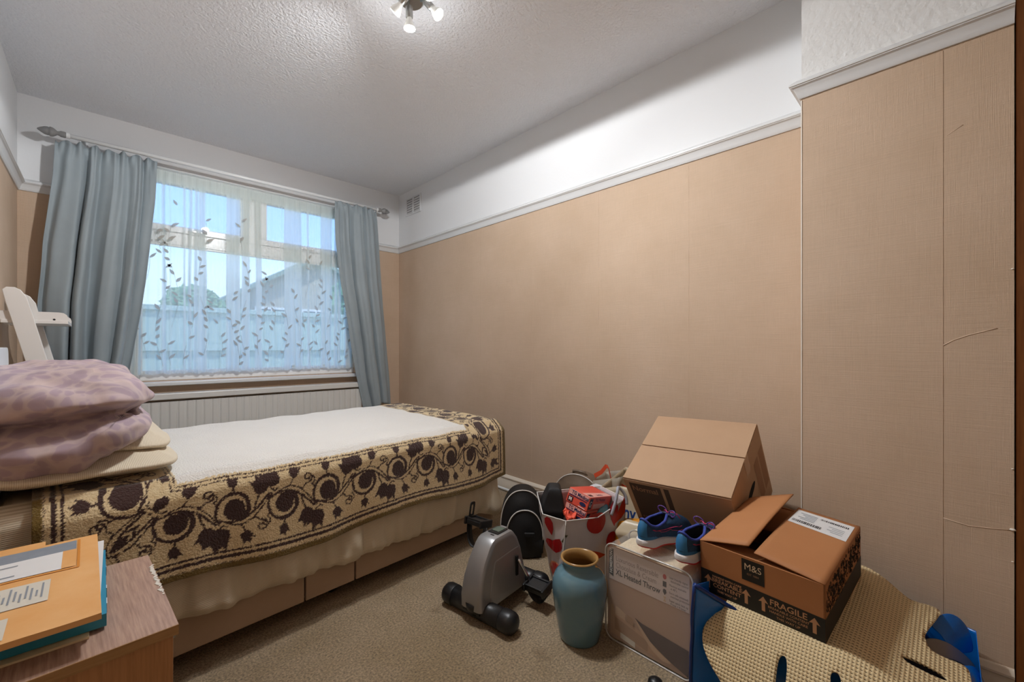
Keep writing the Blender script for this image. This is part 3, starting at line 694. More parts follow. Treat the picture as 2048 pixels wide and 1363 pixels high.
# ---- pillows and folded duvet
M['pillow'] = stripes(mat('striped_cream_cotton', '#d6c8ae', .85), 0, 520, '#c7b79d', '#dbd0bc', .2, .75)
def cushion(name, m, size, parent=None, e=.35, fold=0, seed=0, crease=None, wr=.012, nu=140, nv=70):
    sx, sy, sz = size
    def f(u, v):
        th = 2*PI*u; ph = -PI/2+PI*v; ct, st = math.cos(th), math.sin(th); cp, sp_ = math.cos(ph), math.sin(ph)
        pw = lambda a, k: math.copysign(abs(a)**k, a)
        x = pw(ct, e)*pw(cp, .55); y = pw(st, e)*pw(cp, .55)
        edge = max(abs(x), abs(y)); z = pw(sp_, .8)*(1-.62*smooth01((edge-.35)/.65)**1.6)
        X, Y, Z = x*sx/2, y*sy/2, z*sz/2
        n1 = nz(X*6+seed, Y*6, Z*8); n2 = nz(X*14+seed, Y*14, Z*18+5)
        Z += wr*n1+wr*.5*n2; X += wr*.5*nz(X*8, Y*8, seed+1); Y += wr*.5*nz(X*8, Y*8, seed+9)
        if crease: X, Y, Z = crease(X, Y, Z)
        return (X, Y, Z)
    g = G(); g.grid(f, nu, nv, closeu=True); o = g.out(name, m, parent, True); bmr(o); return o
p1 = cushion('pillow', M['pillow'], (.42, .74, .12), seed=1, wr=.006); p1.location = (-.053, 1.990, .660); p1.rotation_euler = (R(1), R(2), R(6)); tag(p1, 'striped cream pillow lying flat on the blanket, lowest of the pile', 'pillow', 'pillows at the head of the bed')
p2 = cushion('pillow', M['pillow'], (.42, .72, .13), seed=4, wr=.008); p2.location = (-.055, 2.065, .715); p2.rotation_euler = (R(1), R(6), R(4)); tag(p2, 'striped cream pillow squashed between the flat pillow and the lilac duvet', 'pillow', 'pillows at the head of the bed')
M['duvet'] = mat('lilac_leaf_cotton', '#a98f98', .8, sheen=.15)
def duvet_mat(m):
    tc = N(m, 'ShaderNodeTexCoord'); vo = N(m, 'ShaderNodeTexVoronoi', feature='SMOOTH_F1'); vo.inputs['Scale'].default_value = 34; vo.inputs['Smoothness'].default_value = .15
    wn = N(m, 'ShaderNodeTexNoise'); wn.inputs['Scale'].default_value = 9; LK(m, tc.outputs['Object'], wn.inputs['Vector'])
    mx = N(m, 'ShaderNodeMix', data_type='VECTOR'); mx.inputs[0].default_value = .12; LK(m, tc.outputs['Object'], mx.inputs[4]); LK(m, wn.outputs['Color'], mx.inputs[5]); LK(m, mx.outputs[1], vo.inputs['Vector'])
    r = N(m, 'ShaderNodeValToRGB'); e = r.color_ramp.elements; e[0].position = 0; e[0].color = (*lin('#a08c98'), 1); e[1].position = 1; e[1].color = (*lin('#c0aca8'), 1)
    a = e.new(.45); a.color = (*lin('#a6929b'), 1); a = e.new(.55); a.color = (*lin('#b5a1a3'), 1)
    LK(m, vo.outputs['Distance'], r.inputs[0]); 
    c2 = N(m, 'ShaderNodeMix', data_type='RGBA', blend_type='MULTIPLY'); c2.inputs[0].default_value = .5; LK(m, r.outputs[0], c2.inputs[6])
    hs = N(m, 'ShaderNodeMapRange'); hs.inputs[3].default_value = .8; hs.inputs[4].default_value = 1.25; LK(m, vo.outputs['Color'], hs.inputs[0]); LK(m, hs.outputs[0], c2.inputs[7]); LK(m, c2.outputs[2], PB(m).inputs['Base Color'])
duvet_mat(M['duvet'])
def duvet_crease(X, Y, Z):
    # the fold between the two layers, on the side that faces the room, with the cloth pulled into it
    zc = -.015+.10*X*.4+.015*math.sin(Y*7); d = Z-zc; s = smooth01((.16-Y)/.12)
    r = math.exp(-(d/.022)**2)*s; k = 1-.20*r
    return (X*k+.0, Y*(1-.22*r), Z)
def duvet_shape(u, v):
    th = 2*PI*u; ph = -PI/2+PI*v; ct, st = math.cos(th), math.sin(th); cp, sp_ = math.cos(ph), math.sin(ph)
    pw = lambda a, k: math.copysign(abs(a)**k, a)
    x = pw(ct, .6)*pw(cp, .55); y = pw(st, .6)*pw(cp, .6); z = pw(sp_, .75)
    X, Y, Z = x*.205, y*.425, z*.135
    Z -= .16*max(0, X)*(1 if Z > 0 else .0)
    Z -= .080*smooth01((-Y-.14)/.22)*(1 if Z < 0 else .45)*(1-.75*smooth01((X+.02)/.15))
    if Z < 0: Z *= 1-.25*max(0, x)
    X, Y, Z = duvet_crease(X, Y, Z)
    w = .016*nz(X*7+Y*3, Y*5, Z*14)+.010*nz(X*9-Y*12+3, Y*6, Z*20+4)+.006*nz(X*22, Y*18, Z*30)
    dr = .006*math.sin(40*(Z+.5*X+.3*Y)+5*nz(X*6, Y*6, 2))*smooth01((.15-Y)/.2)
    n = Vector((x, y, z*1.4)).normalized(); X += n.x*(w+dr); Y += n.y*(w+dr); Z += n.z*(w+dr)
    return (X, Y, Z)
g = G(); g.grid(duvet_shape, 220, 130, closeu=True); dv = g.out('folded_duvet', M['duvet'], None, True, loc=(-.095, 2.02, .822), rot=(R(0), R(-2), R(6))); bmr(dv)
tag(dv, 'folded lilac leaf-print duvet heaped on the pillows', 'duvet')

# ================================================================== LEFT SIDE FURNITURE
M['lam'] = mat('white_painted_board', '#dfdcd8', .35)
sh_ = empty('ladder_shelf', (-.33, 3.08, 0)); tag(sh_, 'white leaning ladder shelf with lipped trays against the left wall', 'shelf')
def shx(z): return (1.30-z)*.207-.0        # lean: distance from the wall at height z (rear edge)
for y in (-.18, .16):
    poly = [(shx(0)+.02, 0), (shx(0)+.085, 0), (shx(1.24)+.075, 1.225), (shx(1.262)+.06, 1.258), (shx(1.27)+.045, 1.268), (shx(1.27)+.02, 1.268), (shx(1.26)+.006, 1.255), (shx(1.2)+.004, 1.20)]
    g = G(); g.prism(poly, .018, y-.009, lambda a, b, c: (a, c, b)); u_ = g.out('upright', M['lam'], sh_); bmr(u_); bevel(u_, .002)
M['bolt'] = mat('dark_bolt_head', '#3a3c40', .35, metal=.7)
for z, d in ((1.118, .215), (.872, .262), (.62, .312), (.37, .362), (.14, .41)):
    t = boxo('tray_board', (d/2+.004, -.01, z), (d-.008, .33, .016), M['lam'], sh_, bev=.002)
    for y in (-.165, .145):
        pl_ = [(.004, z-.008), (d, z-.008), (d, z+.020), (d-.004, z+.034), (d-.014, z+.043), (d-.03, z+.046), (.004, z+.046)]
        g = G(); g.prism(pl_, .014, y-.007, lambda a, b, c: (a, c, b)); l_ = g.out('tray_side', M['lam'], t); bmr(l_)
        for bx in (d-.045, shx(z)+.045): G().lathe([(.0005, 0), (.0045, 0), (.0045, .0015), (.0005, .002)], 10, (bx, y-.007, z+.012), Matrix.Rotation(R(90), 3, 'X')).out('bolt', M['bolt'], t)
    boxo('back_lip', (.010, -.01, z+.02), (.012, .30, .05), M['lam'], t)
# bedside chest -------------------------------------------------------------
def wood_mat(name, c1, c2, axis_scale):
    m = mat(name, c1, .45, var=(4, c2, .32, .68), bump=(40, .08, .001), stretch=axis_scale); return m
M['beech_top'] = wood_mat('beech_laminate_top', '#9c7c6c', '#c0a08c', (60, 3, 3)); M['beech'] = wood_mat('beech_laminate', '#a5754a', '#bd8a5c', (60, 60, 2.5))
M['beech_edge'] = wood_mat('beech_edging', '#a17b4e', '#b48c5e', (3, 60, 60)); M['chipwhite'] = mat('bare_chipboard', '#d9d3c8', .8)
chest = empty('bedside_chest', (.1, .974, 0), (0, 0, R(3.0))); tag(chest, 'beech laminate bedside chest in the near left corner', 'chest')
CW, CD, CH = .42, .375, .5
boxo('top', (-CW/2, CD/2, CH-.009), (CW, CD, .018), M['beech_top'], chest)
boxo('edging', (-CW/2, -.0008, CH-.009), (CW, .0016, .0175), M['beech_edge'], chest)
boxo('side_panel', (-CW/2-.004, .012, .241), (CW-.008, .018, .482), M['beech'], chest); boxo('side_panel', (-CW/2-.004, CD-.012, .241), (CW-.008, .018, .482), M['beech'], chest)
boxo('back_panel', (-CW+.012, CD/2, .241), (.01, CD-.044, .482), M['beech'], chest)
boxo('plinth', (-.03, CD/2, .03), (.016, CD-.044, .06), M['beech'], chest)
for k in range(3):
    z = .125+k*.14; d_ = boxo('drawer', (-.012, CD/2, z), (.016, CD-.048, .132), M['beech'], chest, bev=.002)
    g = G(); g.tube([(-.004, CD/2-.05, z), (.014, CD/2-.045, z), (.014, CD/2+.045, z), (-.004, CD/2+.05, z)], .004, 8); g.out('handle', M['nickel'], d_, True)
rnd = random.Random(4)
for k in range(16):
    t = k/15; w = rnd.uniform(.002, .007); boxo('veneer_chip', (-.001-w/2, .14+.16*t, CH+.0005), (w, rnd.uniform(.006, .016), .0012), M['chipwhite'], chest, rot=Matrix.Rotation(rnd.uniform(-.6, .6), 3, 'Z'))
# post on the chest -----------------------------------------------------------
M['manila'] = mat('orange_manila_paper', '#e2a561', .6, var=(12, '#eab679', .3, .7), bump=(14, .2, .004)); M['manila_dark'] = mat('orange_fold', '#d58a35', .6)
M['creampaper'] = mat('cream_paper', '#e6d9b4', .65); M['paper'] = mat('white_paper', '#e3e3e3', .6); M['film'] = mat('grey_window_film', '#8d97a3', .2, var=(25, '#9aa4b0', .3, .7)); M['bluefold'] = mat('blue_card_folder', '#2c8fb0', .4)
M['ink'] = mat('black_print', '#2b2b2e', .7); M['greyink'] = mat('grey_print', '#8e949c', .7); M['labelwhite'] = mat('off_white_label', '#d8d3c6', .6); M['tealdark'] = mat('dark_green_print', '#1f4a45', .5)
def slab(name, x0, x1, y0, y1, z, th, m, rz=0, bow=0.0, label=None, cat=None, seed=0):
    cx, cy = (x0+x1)/2, (y0+y1)/2; w, l = x1-x0, y1-y0
    def top(u, v): 
        x, y = (u-.5)*w, (v-.5)*l; return (x, y, th+bow*(math.cos(PI*(u-.5))*math.cos(PI*(v-.5)))+.0015*nz(x*12+seed, y*12)+bow*.8*max(0, v-.85))
    g = G(); g.grid(top, 24, 24); n = 24
    g.grid(lambda u, v: (((u-.5)*w), ((v-.5)*l), 0 if 0 < u < 1 and 0 < v < 1 else 0), 24, 24); b = 576
    for i in range(23):
        for e0, e1 in ((i, i+1), (552+i, 552+i+1), (i*24, (i+1)*24), (i*24+23, (i+1)*24+23)): g.F.append((e0, e1, b+e1, b+e0))
    o = g.out(name, m, None); o.location = (cx, cy, z); o.rotation_euler = (0, 0, R(rz)); bmr(o); autosmooth(o, 40)
    if label: tag(o, label, cat)
    return o, (lambda x, y, dz=.0012: (x-cx, y-cy, top((x-x0)/w, (y-y0)/l)[2]+dz))
e1_, _ = slab('envelope', -.30, -.016, 1.03, 1.30, .5005, .004, M['creampaper'], 0, .001, 'cream envelope lying at the bottom of the post on the chest', 'envelope', 1)
fo_, ff = slab('document_folder', -.29, .006, 1.045, 1.375, .506, .022, M['bluefold'], 0, .001, 'blue card folder under the envelopes on the chest', 'folder', 2)
for y0, y1, m in ((1.16, 1.175, 'paper'), (1.115, 1.16, 'tealdark'), (1.09, 1.115, 'paper'), (1.27, 1.285, 'film')): boxo('printed_band', (.0065-fo_.location.x, (y0+y1)/2-fo_.location.y, .011), (.0012, y1-y0, .018), M[m], fo_)
pp_, _ = slab('letter', -.28, .000, 1.03, 1.42, .530, .006, M['paper'], -1.0, .001, 'folded white letter poking out beneath the top envelope', 'letter', 3)
e2_, _ = slab('envelope', -.30, -.088, 1.08, 1.475, .538, .007, M['manila'], 2, .001, 'orange padded envelope sticking out behind the rest of the post', 'envelope', 4)
e3_, ef = slab('envelope', -.31, -.004, .985, 1.41, .547, .010, M['manila'], 1.0, .004, 'large orange windowed envelope on top of the post on the chest', 'envelope', 5)
def patch(name, x0, x1, y0, y1, m, parent, f, dz=.0012, n=10, skew=0):
    g = G(); g.grid(lambda u, v: f(x0+(x1-x0)*u, y0+(y1-y0)*v+skew*(x0+(x1-x0)*u), dz), n, n); return g.out(name, M[m], parent, True)
patch('window_edge', -.305, -.033, 1.218, 1.222, 'manila_dark', e3_, ef, .0010); patch('window_edge', -.036, -.032, 1.22, 1.395, 'manila_dark', e3_, ef, .0010)
patch('window_film', -.305, -.038, 1.335, 1.392, 'film', e3_, ef); patch('window_letter', -.305, -.058, 1.228, 1.335, 'paper', e3_, ef); patch('window_film', -.058, -.038, 1.228, 1.335, 'manila', e3_, ef, .0014)
for k in range(4): patch('letter_print', -.26+.05*(k % 2), -.12-.03*(k % 3), 1.245+k*.02, 1.251+k*.02, 'greyink', e3_, ef, .0016)
lb = patch('address_label', -.305, -.070, 1.095, 1.190, 'labelwhite', e3_, ef)
for k in range(9): patch('label_print', -.080-.0065*k, -.0775-.0065*k, 1.115+.01*(k % 2), 1.18-.014*((k*2) % 3), 'greyink', e3_, ef, .0018, 3)
for k in range(4): patch('label_print', -.140-.010*k, -.136-.010*k, 1.112, 1.178-.014*(k % 2), 'ink', e3_, ef, .0018)
patch('postage_label', -.305, -.112, .995, 1.065, 'labelwhite', e3_, ef)

# ================================================================== WARDROBE AT THE RIGHT EDGE
M['pine'] = wood_mat('stained_pine', '#966036', '#ad7442', (40, 40, 2.2)); M['knob'] = mat('dark_knob', '#23242a', .3)
wd = empty('wardrobe', (1.87, -.131, 0)); tag(wd, 'brown panelled wooden wardrobe beside the chimney breast', 'wardrobe')
boxo('side_panel', (.095, -.012, 1.05), (.19, .02, 2.10), M['pine'], wd); boxo('side_panel', (.095, -.92, 1.05), (.19, .02, 2.10), M['pine'], wd)
boxo('back_panel', (.185, -.465, 1.05), (.012, .88, 2.08), M['pine'], wd); boxo('roof_panel', (.095, -.465, 2.10), (.19, .93, .02), M['pine'], wd)
boxo('face_post', (-.008, -.004, 1.06), (.022, .026, 2.12), M['pine'], wd, bev=.002)
g = G(); g.prism([(0, 2.11), (-.05, 2.17), (-.055, 2.20), (.18, 2.20), (.18, 2.11)], .95, -.94, lambda a, b, c: (a, c, b)); cn = g.out('cornice', M['pine'], wd); bmr(cn)
for k, y0 in enumerate((-.022, -.47)):
    dr = boxo('door', (.004, y0-.221, 1.05), (.022, .44, 2.06), M['pine'], wd, bev=.002)
    for z0, z1 in ((.08, .70), (.80, 1.86)):
        for a in ((y0-.07, y0-.055, z0, z1), (y0-.385, y0-.37, z0, z1)): boxo('panel_moulding', (-.010, (a[0]+a[1])/2, (z0+z1)/2), (.012, .015, z1-z0), M['pine'], dr, bev=.003)
        for z in (z0, z1): boxo('panel_moulding', (-.010, y0-.22, z), (.012, .33, .015), M['pine'], dr, bev=.003)
    G().lathe([(.0005, 0), (.007, 0), (.006, .012), (.013, .022), (.011, .030), (.0005, .033)], 16, (-.008, y0-.03 if k == 0 else y0-.41, .955), Matrix.Rotation(R(-90), 3, 'Y')).out('knob', M['knob'], dr, True)

# ================================================================== THINGS ON THE FLOOR
# ---- mini exercise bike
M['silver'] = mat('silver_plastic', '#9a9a9b', .38, metal=.55); M['blackpl'] = mat('black_plastic', '#17181a', .38); M['blackmatt'] = mat('matt_black_plastic', '#101113', .6); M['chrome'] = mat('chrome', '#d6d6d6', .08, metal=1); M['lcd'] = mat('grey_display', '#5c6a60', .15)
bk = empty('exercise_bike', (1.0, 1.222, 0), (0, 0, R(7.9))); tag(bk, 'silver pedal exerciser with black stabiliser bars on the carpet', 'exercise bike')
PR = [(-.040, .050), (-.042, .095), (-.030, .155), (-.006, .215), (.026, .262), (.045, .278), (.060, .2835), (.150, .2835), (.168, .276), (.192, .248), (.214, .195), (.230, .125), (.238, .050)]
def body_sect(w0):
    g = G(); n = len(PR); secs = []
    for k, (y, ins) in enumerate(((-1, .020), (-.97, .010), (-.86, .003), (-.6, 0), (.6, 0), (.86, .003), (.97, .010), (1, .020))):
        cx, cz = .10, .14
        row = []
        for x, z in PR:
            hw = w0*(1-.18*smooth01((z-.05)/.24)); zz = z if z < .055 else z-ins*(1 if z > .2 else .0)
            row.append((x-(ins if x > cx else -ins)*(.9 if z < .27 else .5), y*hw, zz))
        secs.append(row)
    V = [p for r in secs for p in r]; F = []
    for i in range(len(secs)-1):
        for k in range(n): F.append((i*n+k, i*n+(k+1) % n, (i+1)*n+(k+1) % n, (i+1)*n+k))
    F.append(tuple(range(n))); F.append(tuple((len(secs)-1)*n+k for k in range(n))[::-1]); return V, F
V, F = body_sect(.052); bo = obj('body', V, F, M['silver'], bk); bmr(bo); autosmooth(bo, 38)
pn = [(.010, .048), (.012, .09), (.022, .14), (.044, .200), (.050, .206), (.186, .212), (.190, .208), (.212, .14), (.222, .048)]
for s in (-1, 1):
    g = G(); g.prism(pn, .010, .047, lambda a, b, c: (a, s*(c-.012*smooth01((b-.05)/.22)), b)); sp_ = g.out('side_panel', M['silver'], bk); bmr(sp_); bevel(sp_, .004, 2)
boxo('slot', (.168, -.0555, .145), (.012, .006, .075), M['blackmatt'], bk)
boxo('bottom_plate', (.10, 0, .045), (.27, .08, .016), M['blackmatt'], bk)
cr = boxo('console', (.118, 0, .2845), (.062, .05, .006), M['blackpl'], bk, bev=.001); boxo('display', (.122, 0, .2880), (.040, .036, .002), M['lcd'], cr); boxo('button', (.152, .0, .286), (.012, .03, .004), M['silver'], cr); boxo('print_mark', (.075, -.008, .2842), (.006, .016, .001), M['blackpl'], bk)
def bar(x, half, r=.0355):
    g = G(); g.tube([(x, -half, .037), (x, -.03, .037), (x, .03, .037), (x, half, .037)], r, 24); g.out('stabiliser_bar', M['blackpl'], bk, True)
    for s in (-1, 1):
        c = G(); c.lathe([(.0375, 0), (.0385, .004), (.0385, .034), (.035, .046), (.026, .055), (.012, .060), (.0005, .061)], 24, (x, s*(half-.008), .0385), Matrix.Rotation(R(-90*s), 3, 'X')); e = c.out('end_cap', M['blackpl'], bk, True); bmr(e)
bar(.006, .125); bar(.285, .068)
g = G(); g.tube([(.0, 0, .037), (-.006, 0, .06), (-.008, 0, .075)], [.036, .040, .040], 20); g.out('foot_block', M['blackpl'], bk, True)
g = G(); g.tube([(.23, 0, .06), (.26, 0, .05), (.285, 0, .04)], .02, 12); g.out('rear_strut', M['blackpl'], bk, True)
HUB = (.172, .165)
def crank(s, px, pz):
    y0 = s*.05; P = [(HUB[0], y0, HUB[1]), (HUB[0], s*.064, HUB[1])]
    for k in range(1, 9):
        t = k/8; P.append((HUB[0]+(px-HUB[0])*smooth01(t), s*(.064+.030*math.sin(t*PI/2)), HUB[1]+(pz-HUB[1])*t))
    g = G(); g.tube(P, .0062, 12); c = g.out('crank', M['chrome'], bk, True)
    bm = G(); bm.box((0, 0, 0), (.062, .078, .022), bev=.005)
    for k in (-1, 1): bm.box((k*.026, 0, .013), (.008, .076, .006), bev=.002)
    pd = bm.out('pedal', M['blackpl'], bk, loc=(px, s*.135, pz), rot=(0, R(12*s), 0))
    ends = G()
    for k in (-1, 1): ends.box((0, k*.043, .002), (.074, .010, .032), bev=.004)
    e = ends.out('pedal_frame', M['blackpl'], pd)
    g = G(); g.tube([(0, -s*.045, 0), (0, -s*.02, 0)], .007, 10); g.out('spindle', M['chrome'], pd, True)
    return pd
pdr = crank(-1, .196, .078); pdl = crank(1, .150, .272)
def strap(pd, s, pts, w=.026):
    g = G(); n = len(pts); V = []
    for (x, y, z) in pts: V += [(x-w/2, y, z), (x+w/2, y, z)]
    o = obj('pedal_strap', V, [(2*i, 2*i+1, 2*i+3, 2*i+2) for i in range(n-1)], M['blackmatt'], pd, True); solid(o, .003, 0); return o
strap(pdr, -1, [(.0, .040*math.cos(R(a))+.0, -.012+.048*math.sin(R(a))) for a in range(180, 361, 15)], .034)
strap(pdl, 1, [(.0, .045*math.cos(R(a)), -.012+.085*math.sin(R(a))) for a in range(180, 361, 15)], .03)
# strap end with holes standing up from the far pedal
g = G(); o_, h_ = rrect(.042, .062, .010), rrect(.020, .040, .008); V2, F2 = fill2d([o_], [h_]); sl = obj('strap_loop', [(0.0, .043+x*.2, .042+y) for x, y in V2], F2, M['blackmatt'], pdl); sl.data.transform(Matrix.Rotation(R(0), 4, 'Z'))
for v in sl.data.vertices: v.co.x += (v.co.y-.043)*5*.9
solid(sl, .003, 0)

# ---- blue-green vase
M['glaze'] = mat('blue_green_glaze', '#587a8c', .07, var=(7, '#66858a', .3, .75), coat=.4); M['glaze_in'] = mat('tan_inner_glaze', '#a8824f', .2, var=(9, '#94703f', .3, .7))
va = empty('vase', (1.195, .902, 0)); tag(va, 'tall glazed blue-green vase with a tan rim standing on the carpet', 'vase')
vo = [(.0005, 0), (.066, 0), (.069, .003), (.071, .010), (.079, .055), (.088, .110), (.0935, .155), (.0945, .178), (.092, .198), (.085, .216), (.074, .230), (.062, .239), (.0575, .246), (.0575, .254), (.061, .264), (.0655, .2705)]
vb = G().lathe(vo, 56, cap=False).out('body', M['glaze'], va, True); bmr(vb)
vi = G().lathe([(.0655, .2705), (.0645, .2745), (.061, .2755), (.0565, .272), (.053, .262), (.052, .248), (.056, .238), (.075, .215), (.084, .18), (.08, .12), (.064, .02), (.0005, .015)], 56, cap=False).out('rim_and_lining', M['glaze_in'], va, True)
for p in vi.data.polygons: p.flip()

# ---- black backpack with white piping
M['blackfab'] = mat('black_nylon', '#0c0d10', .65, bump=(120, .2, .002)); M['piping'] = mat('white_piping', '#d9d7d2', .5)
bp = empty('backpack', (1.475, 1.455, 0), (0, 0, R(-44))); tag(bp, 'small black backpack with white piping behind the pedal exerciser', 'backpack')
def dome(w, h, n=28, k=2.3, top=.62):
    """bag outline: straight sides below, a rounded arch above (local x,z)"""
    P = [(-w/2*.9, 0), (w/2*.9, 0)]
    zs = h*(1-top)
    for i in range(n+1):
        a = PI*i/n; ca, sa = math.cos(a), math.sin(a)
        P.append((w/2*math.copysign(abs(ca)**(2/k), ca), zs+(h-zs)*abs(sa)**(2/k)))
    return P
def pillow_slab(name, outline, depth, m, parent, y0=0, bulge=.03, step=.02):
    """outline extruded in +y with rounded front"""
    V2, F2 = fill2d([outline], step=step); cx = sum(p[0] for p in outline)/len(outline); cz = sum(p[1] for p in outline)/len(outline)
    def edge(p): return min(math.dist(p, q) for q in outline)
    ds = [edge(p) for p in V2]; V = []; nV = len(V2)
    for (x, z), d in zip(V2, ds): V.append((x, y0-bulge*smooth01(d/.07), z))
    for (x, z), d in zip(V2, ds): V.append((x, y0+depth, z))
    F = [f for f in F2]+[tuple(i+nV for i in reversed(f)) for f in F2]; n = len(outline)
    F += [(i, i+nV, (i+1) % n+nV, (i+1) % n) for i in range(n)]
    o = obj(name, V, F, m, parent); bmr(o); autosmooth(o, 60); return o
def along(outline, y, m, parent, name, r=.0028, part=None):
    pts = [(x, y, z) for x, z in (outline[part[0]:part[1]] if part else outline)]; g = G(); g.tube(pts, r, 8); return g.out(name, m, parent, True)
od = dome(.215, .305); pillow_slab('main_compartment', od, .10, M['blackfab'], bp); along(od, 0, M['piping'], bp, 'piping', .0028, (2, None))
oi = [(x+.008, z) for x, z in dome(.175, .225)]; pk = pillow_slab('front_pocket', oi, .03, M['blackfab'], bp, -.045, .02); along(oi, -.046, M['piping'], bp, 'piping', .0028, (2, None))
g = G(); g.box((.03, -.072, .12), (.05, .012, .02), bev=.004); g.out('zip_pull', M['blackmatt'], bp)

# ---- soft bags built as lofts between a base ring and a wavy rim
def resample(ring, n):
    P = [Vector(p) for p in ring]; L = [0]
    for i in range(len(P)): L.append(L[-1]+(P[(i+1) % len(P)]-P[i]).length)
    out = []
    for k in range(n):
        d = L[-1]*k/n
        for i in range(len(P)):
            if L[i] <= d <= L[i+1]: t = (d-L[i])/max(1e-9, L[i+1]-L[i]); out.append(P[i].lerp(P[(i+1) % len(P)], t)); break
    return out
def ring_idx(ring, per): # keep corners: subdivide every edge in 'per'
    P = [Vector(p) for p in ring]; return [P[i].lerp(P[(i+1) % len(P)], k/per) for i in range(len(P)) for k in range(per)]
def soft_bag(name, base, rim, m, label, cat, origin, per=8, nv=16, wr=.008, seed=0, bulge=.015, mid=None):
    B, T_ = ring_idx(base, per), ring_idx(rim, per); n = len(B); c = sum(B, Vector())/n; o3 = Vector(origin)
    def pt(i, v):
        p = B[i].lerp(T_[i], v); d = (p-c); d.z = 0; d = d.normalized() if d.length else d
        k = math.sin(PI*min(1, v*1.02))
        return p+d*(bulge*k+wr*(nz(i*.35+seed, v*3.1)+.6*nz(i*.9, v*6+seed))*(.3+.7*k))-o3
    g = G(); V = [pt(i, j/(nv-1)) for j in range(nv) for i in range(n)]
    F = [(j*n+i, j*n+(i+1) % n, (j+1)*n+(i+1) % n, (j+1)*n+i) for j in range(nv-1) for i in range(n)]; F.append(tuple(range(n))[::-1])
    o = obj(name, V, F, m, None, True, origin); solid(o, .0015, -1); tag(o, label, cat); return o, pt, n
M['pepbag'] = mat('glossy_white_woven_bag', '#c6bebe', .3, var=(5, '#b8aeae', .3, .7), bump=(40, .12, .003)); M['red'] = mat('pepper_red_print', '#b3121b', .3, var=(14, '#8c0d14', .35, .7)); M['orangered'] = mat('tomato_red_print', '#b8301a', .3, var=(14, '#97220f', .35, .7)); M['pinkflesh'] = mat('grapefruit_print', '#c8353a', .3, var=(40, '#dc6a5c', .35, .65)); M['rind'] = mat('grapefruit_rind_print', '#d98d6a', .35); M['stalk'] = mat('dark_green_stalk_print', '#3b3a1c', .4); M['handlegrey'] = mat('grey_plastic_handle', '#a7a9b2', .35)
PB_ = [(1.365, 1.165, .001), (1.280, 1.055, .001), (1.42, .995, .001), (1.545, .965, .001), (1.585, 1.10, .001), (1.45, 1.23, .001)]
PT_ = [(1.258, 1.130, .340), (1.293, 1.043, .328), (1.440, .995, .315), (1.580, .953, .368), (1.625, 1.11, .372), (1.36, 1.255, .372)]
pb, ppt, pn_ = soft_bag('shopping_bag', PB_, PT_, M['pepbag'], 'glossy shopping bag printed with red peppers and grapefruit', 'shopping bag', (1.40, 1.08, 0), 12, 22, .006, 2, .008)
def on_bag(s, v):
    """s: 0..1 gusset face, 1..3 the main face; returns the lifted surface point"""
    i = s*12; i0 = int(i); f = i-i0; a, b = ppt(i0 % pn_, v), ppt((i0+1) % pn_, v); p = a.lerp(b, f)
    e = 1e-2; t = (ppt((i0+1) % pn_, v)-ppt(i0 % pn_, v)); up = ppt(i0 % pn_, min(1, v+e))-ppt(i0 % pn_, max(0, v-e)); nrm = t.cross(up).normalized(); return p+nrm*.0022
def print_shape(name, poly, m, cs, cv, sc, rot=0, sw=1.0, parent=pb, onf=on_bag, lift=0):
    """poly in metres; cs,cv centre on the bag; local face width ~.15 m per unit s on the main face"""
    V2, F2 = fill2d([poly], step=.010); c, s = math.cos(rot), math.sin(rot); V = []
    for x, y in V2:
        X, Y = (x*c-y*s)*sc, (x*s+y*c)*sc; V.append(onf(cs+X*sw, cv+Y/.33))
    if lift: V = [v+Vector((-.6, -.8, 0))*lift for v in V]
    return obj(name, V, F2, m, parent)
def blob(n, fn): return [(fn(2*PI*k/n)*math.cos(2*PI*k/n), fn(2*PI*k/n)*math.sin(2*PI*k/n)) for k in range(n)]
PEP = [(-.055, .012), (-.045, .028), (-.02, .030), (.0, .024), (.02, .034), (.045, .038), (.055, .020), (.052, -.005), (.035, -.024), (.008, -.034), (-.02, -.028), (-.045, -.010)]
CHILI = [(-.07, -.018), (-.04, .0), (-.01, .016), (.03, .030), (.055, .026), (.06, .010), (.045, -.006), (.01, -.014), (-.03, -.020)]
DISC = blob(26, lambda a: .045); DROP = [(0, .06), (.02, .05), (.03, .02), (.022, -.02), (.0, -.06), (-.018, -.02), (-.028, .02), (-.02, .05)]
SG, SM = 1/.095, 1/.145
print_shape('pepper_print', PEP, M['red'], .52, .66, .78, .25, SG); print_shape('stalk_print', [(-.004, 0), (.004, 0), (.010, .03), (.002, .03)], M['stalk'], .93, .75, 1.0, -.2, SG)
print_shape('pepper_print', DROP, M['red'], .30, .88, .62, .3, SG); print_shape('rind_print', DISC, M['rind'], .62, .33, 1.0, 0, SG*.95); print_shape('grapefruit_print', DISC, M['pinkflesh'], .62, .33, .88, 0, SG*.95, lift=.0015)
print_shape('pepper_print', CHILI, M['orangered'], 1.75, .56, 1.15, 2.6, SM); print_shape('tomato_print', DISC, M['orangered'], 1.95, .93, .9, 0, SM*1.1); print_shape('tomato_print', blob(20, lambda a: .03), M['red'], 2.45, .64, 1.0, 0, SM*.8); print_shape('pepper_print', DROP, M['red'], 2.55, .92, .8, 0, SM); print_shape('tomato_print', blob(20, lambda a: .024), M['red'], 1.15, .50, 1.0, 0, SM)
print_shape('pepper_print', DROP, M['orangered'], 2.85, .90, .9, -.9, SM); print_shape('tomato_print', DISC, M['red'], .85, .06, .75, 0, SG)
g = G(); g.tube([on_bag(1.0, v/14)+Vector((0, 0, 0)) for v in range(0, 15)], .0018, 6); g.out('piping', M['piping'], pb, True)
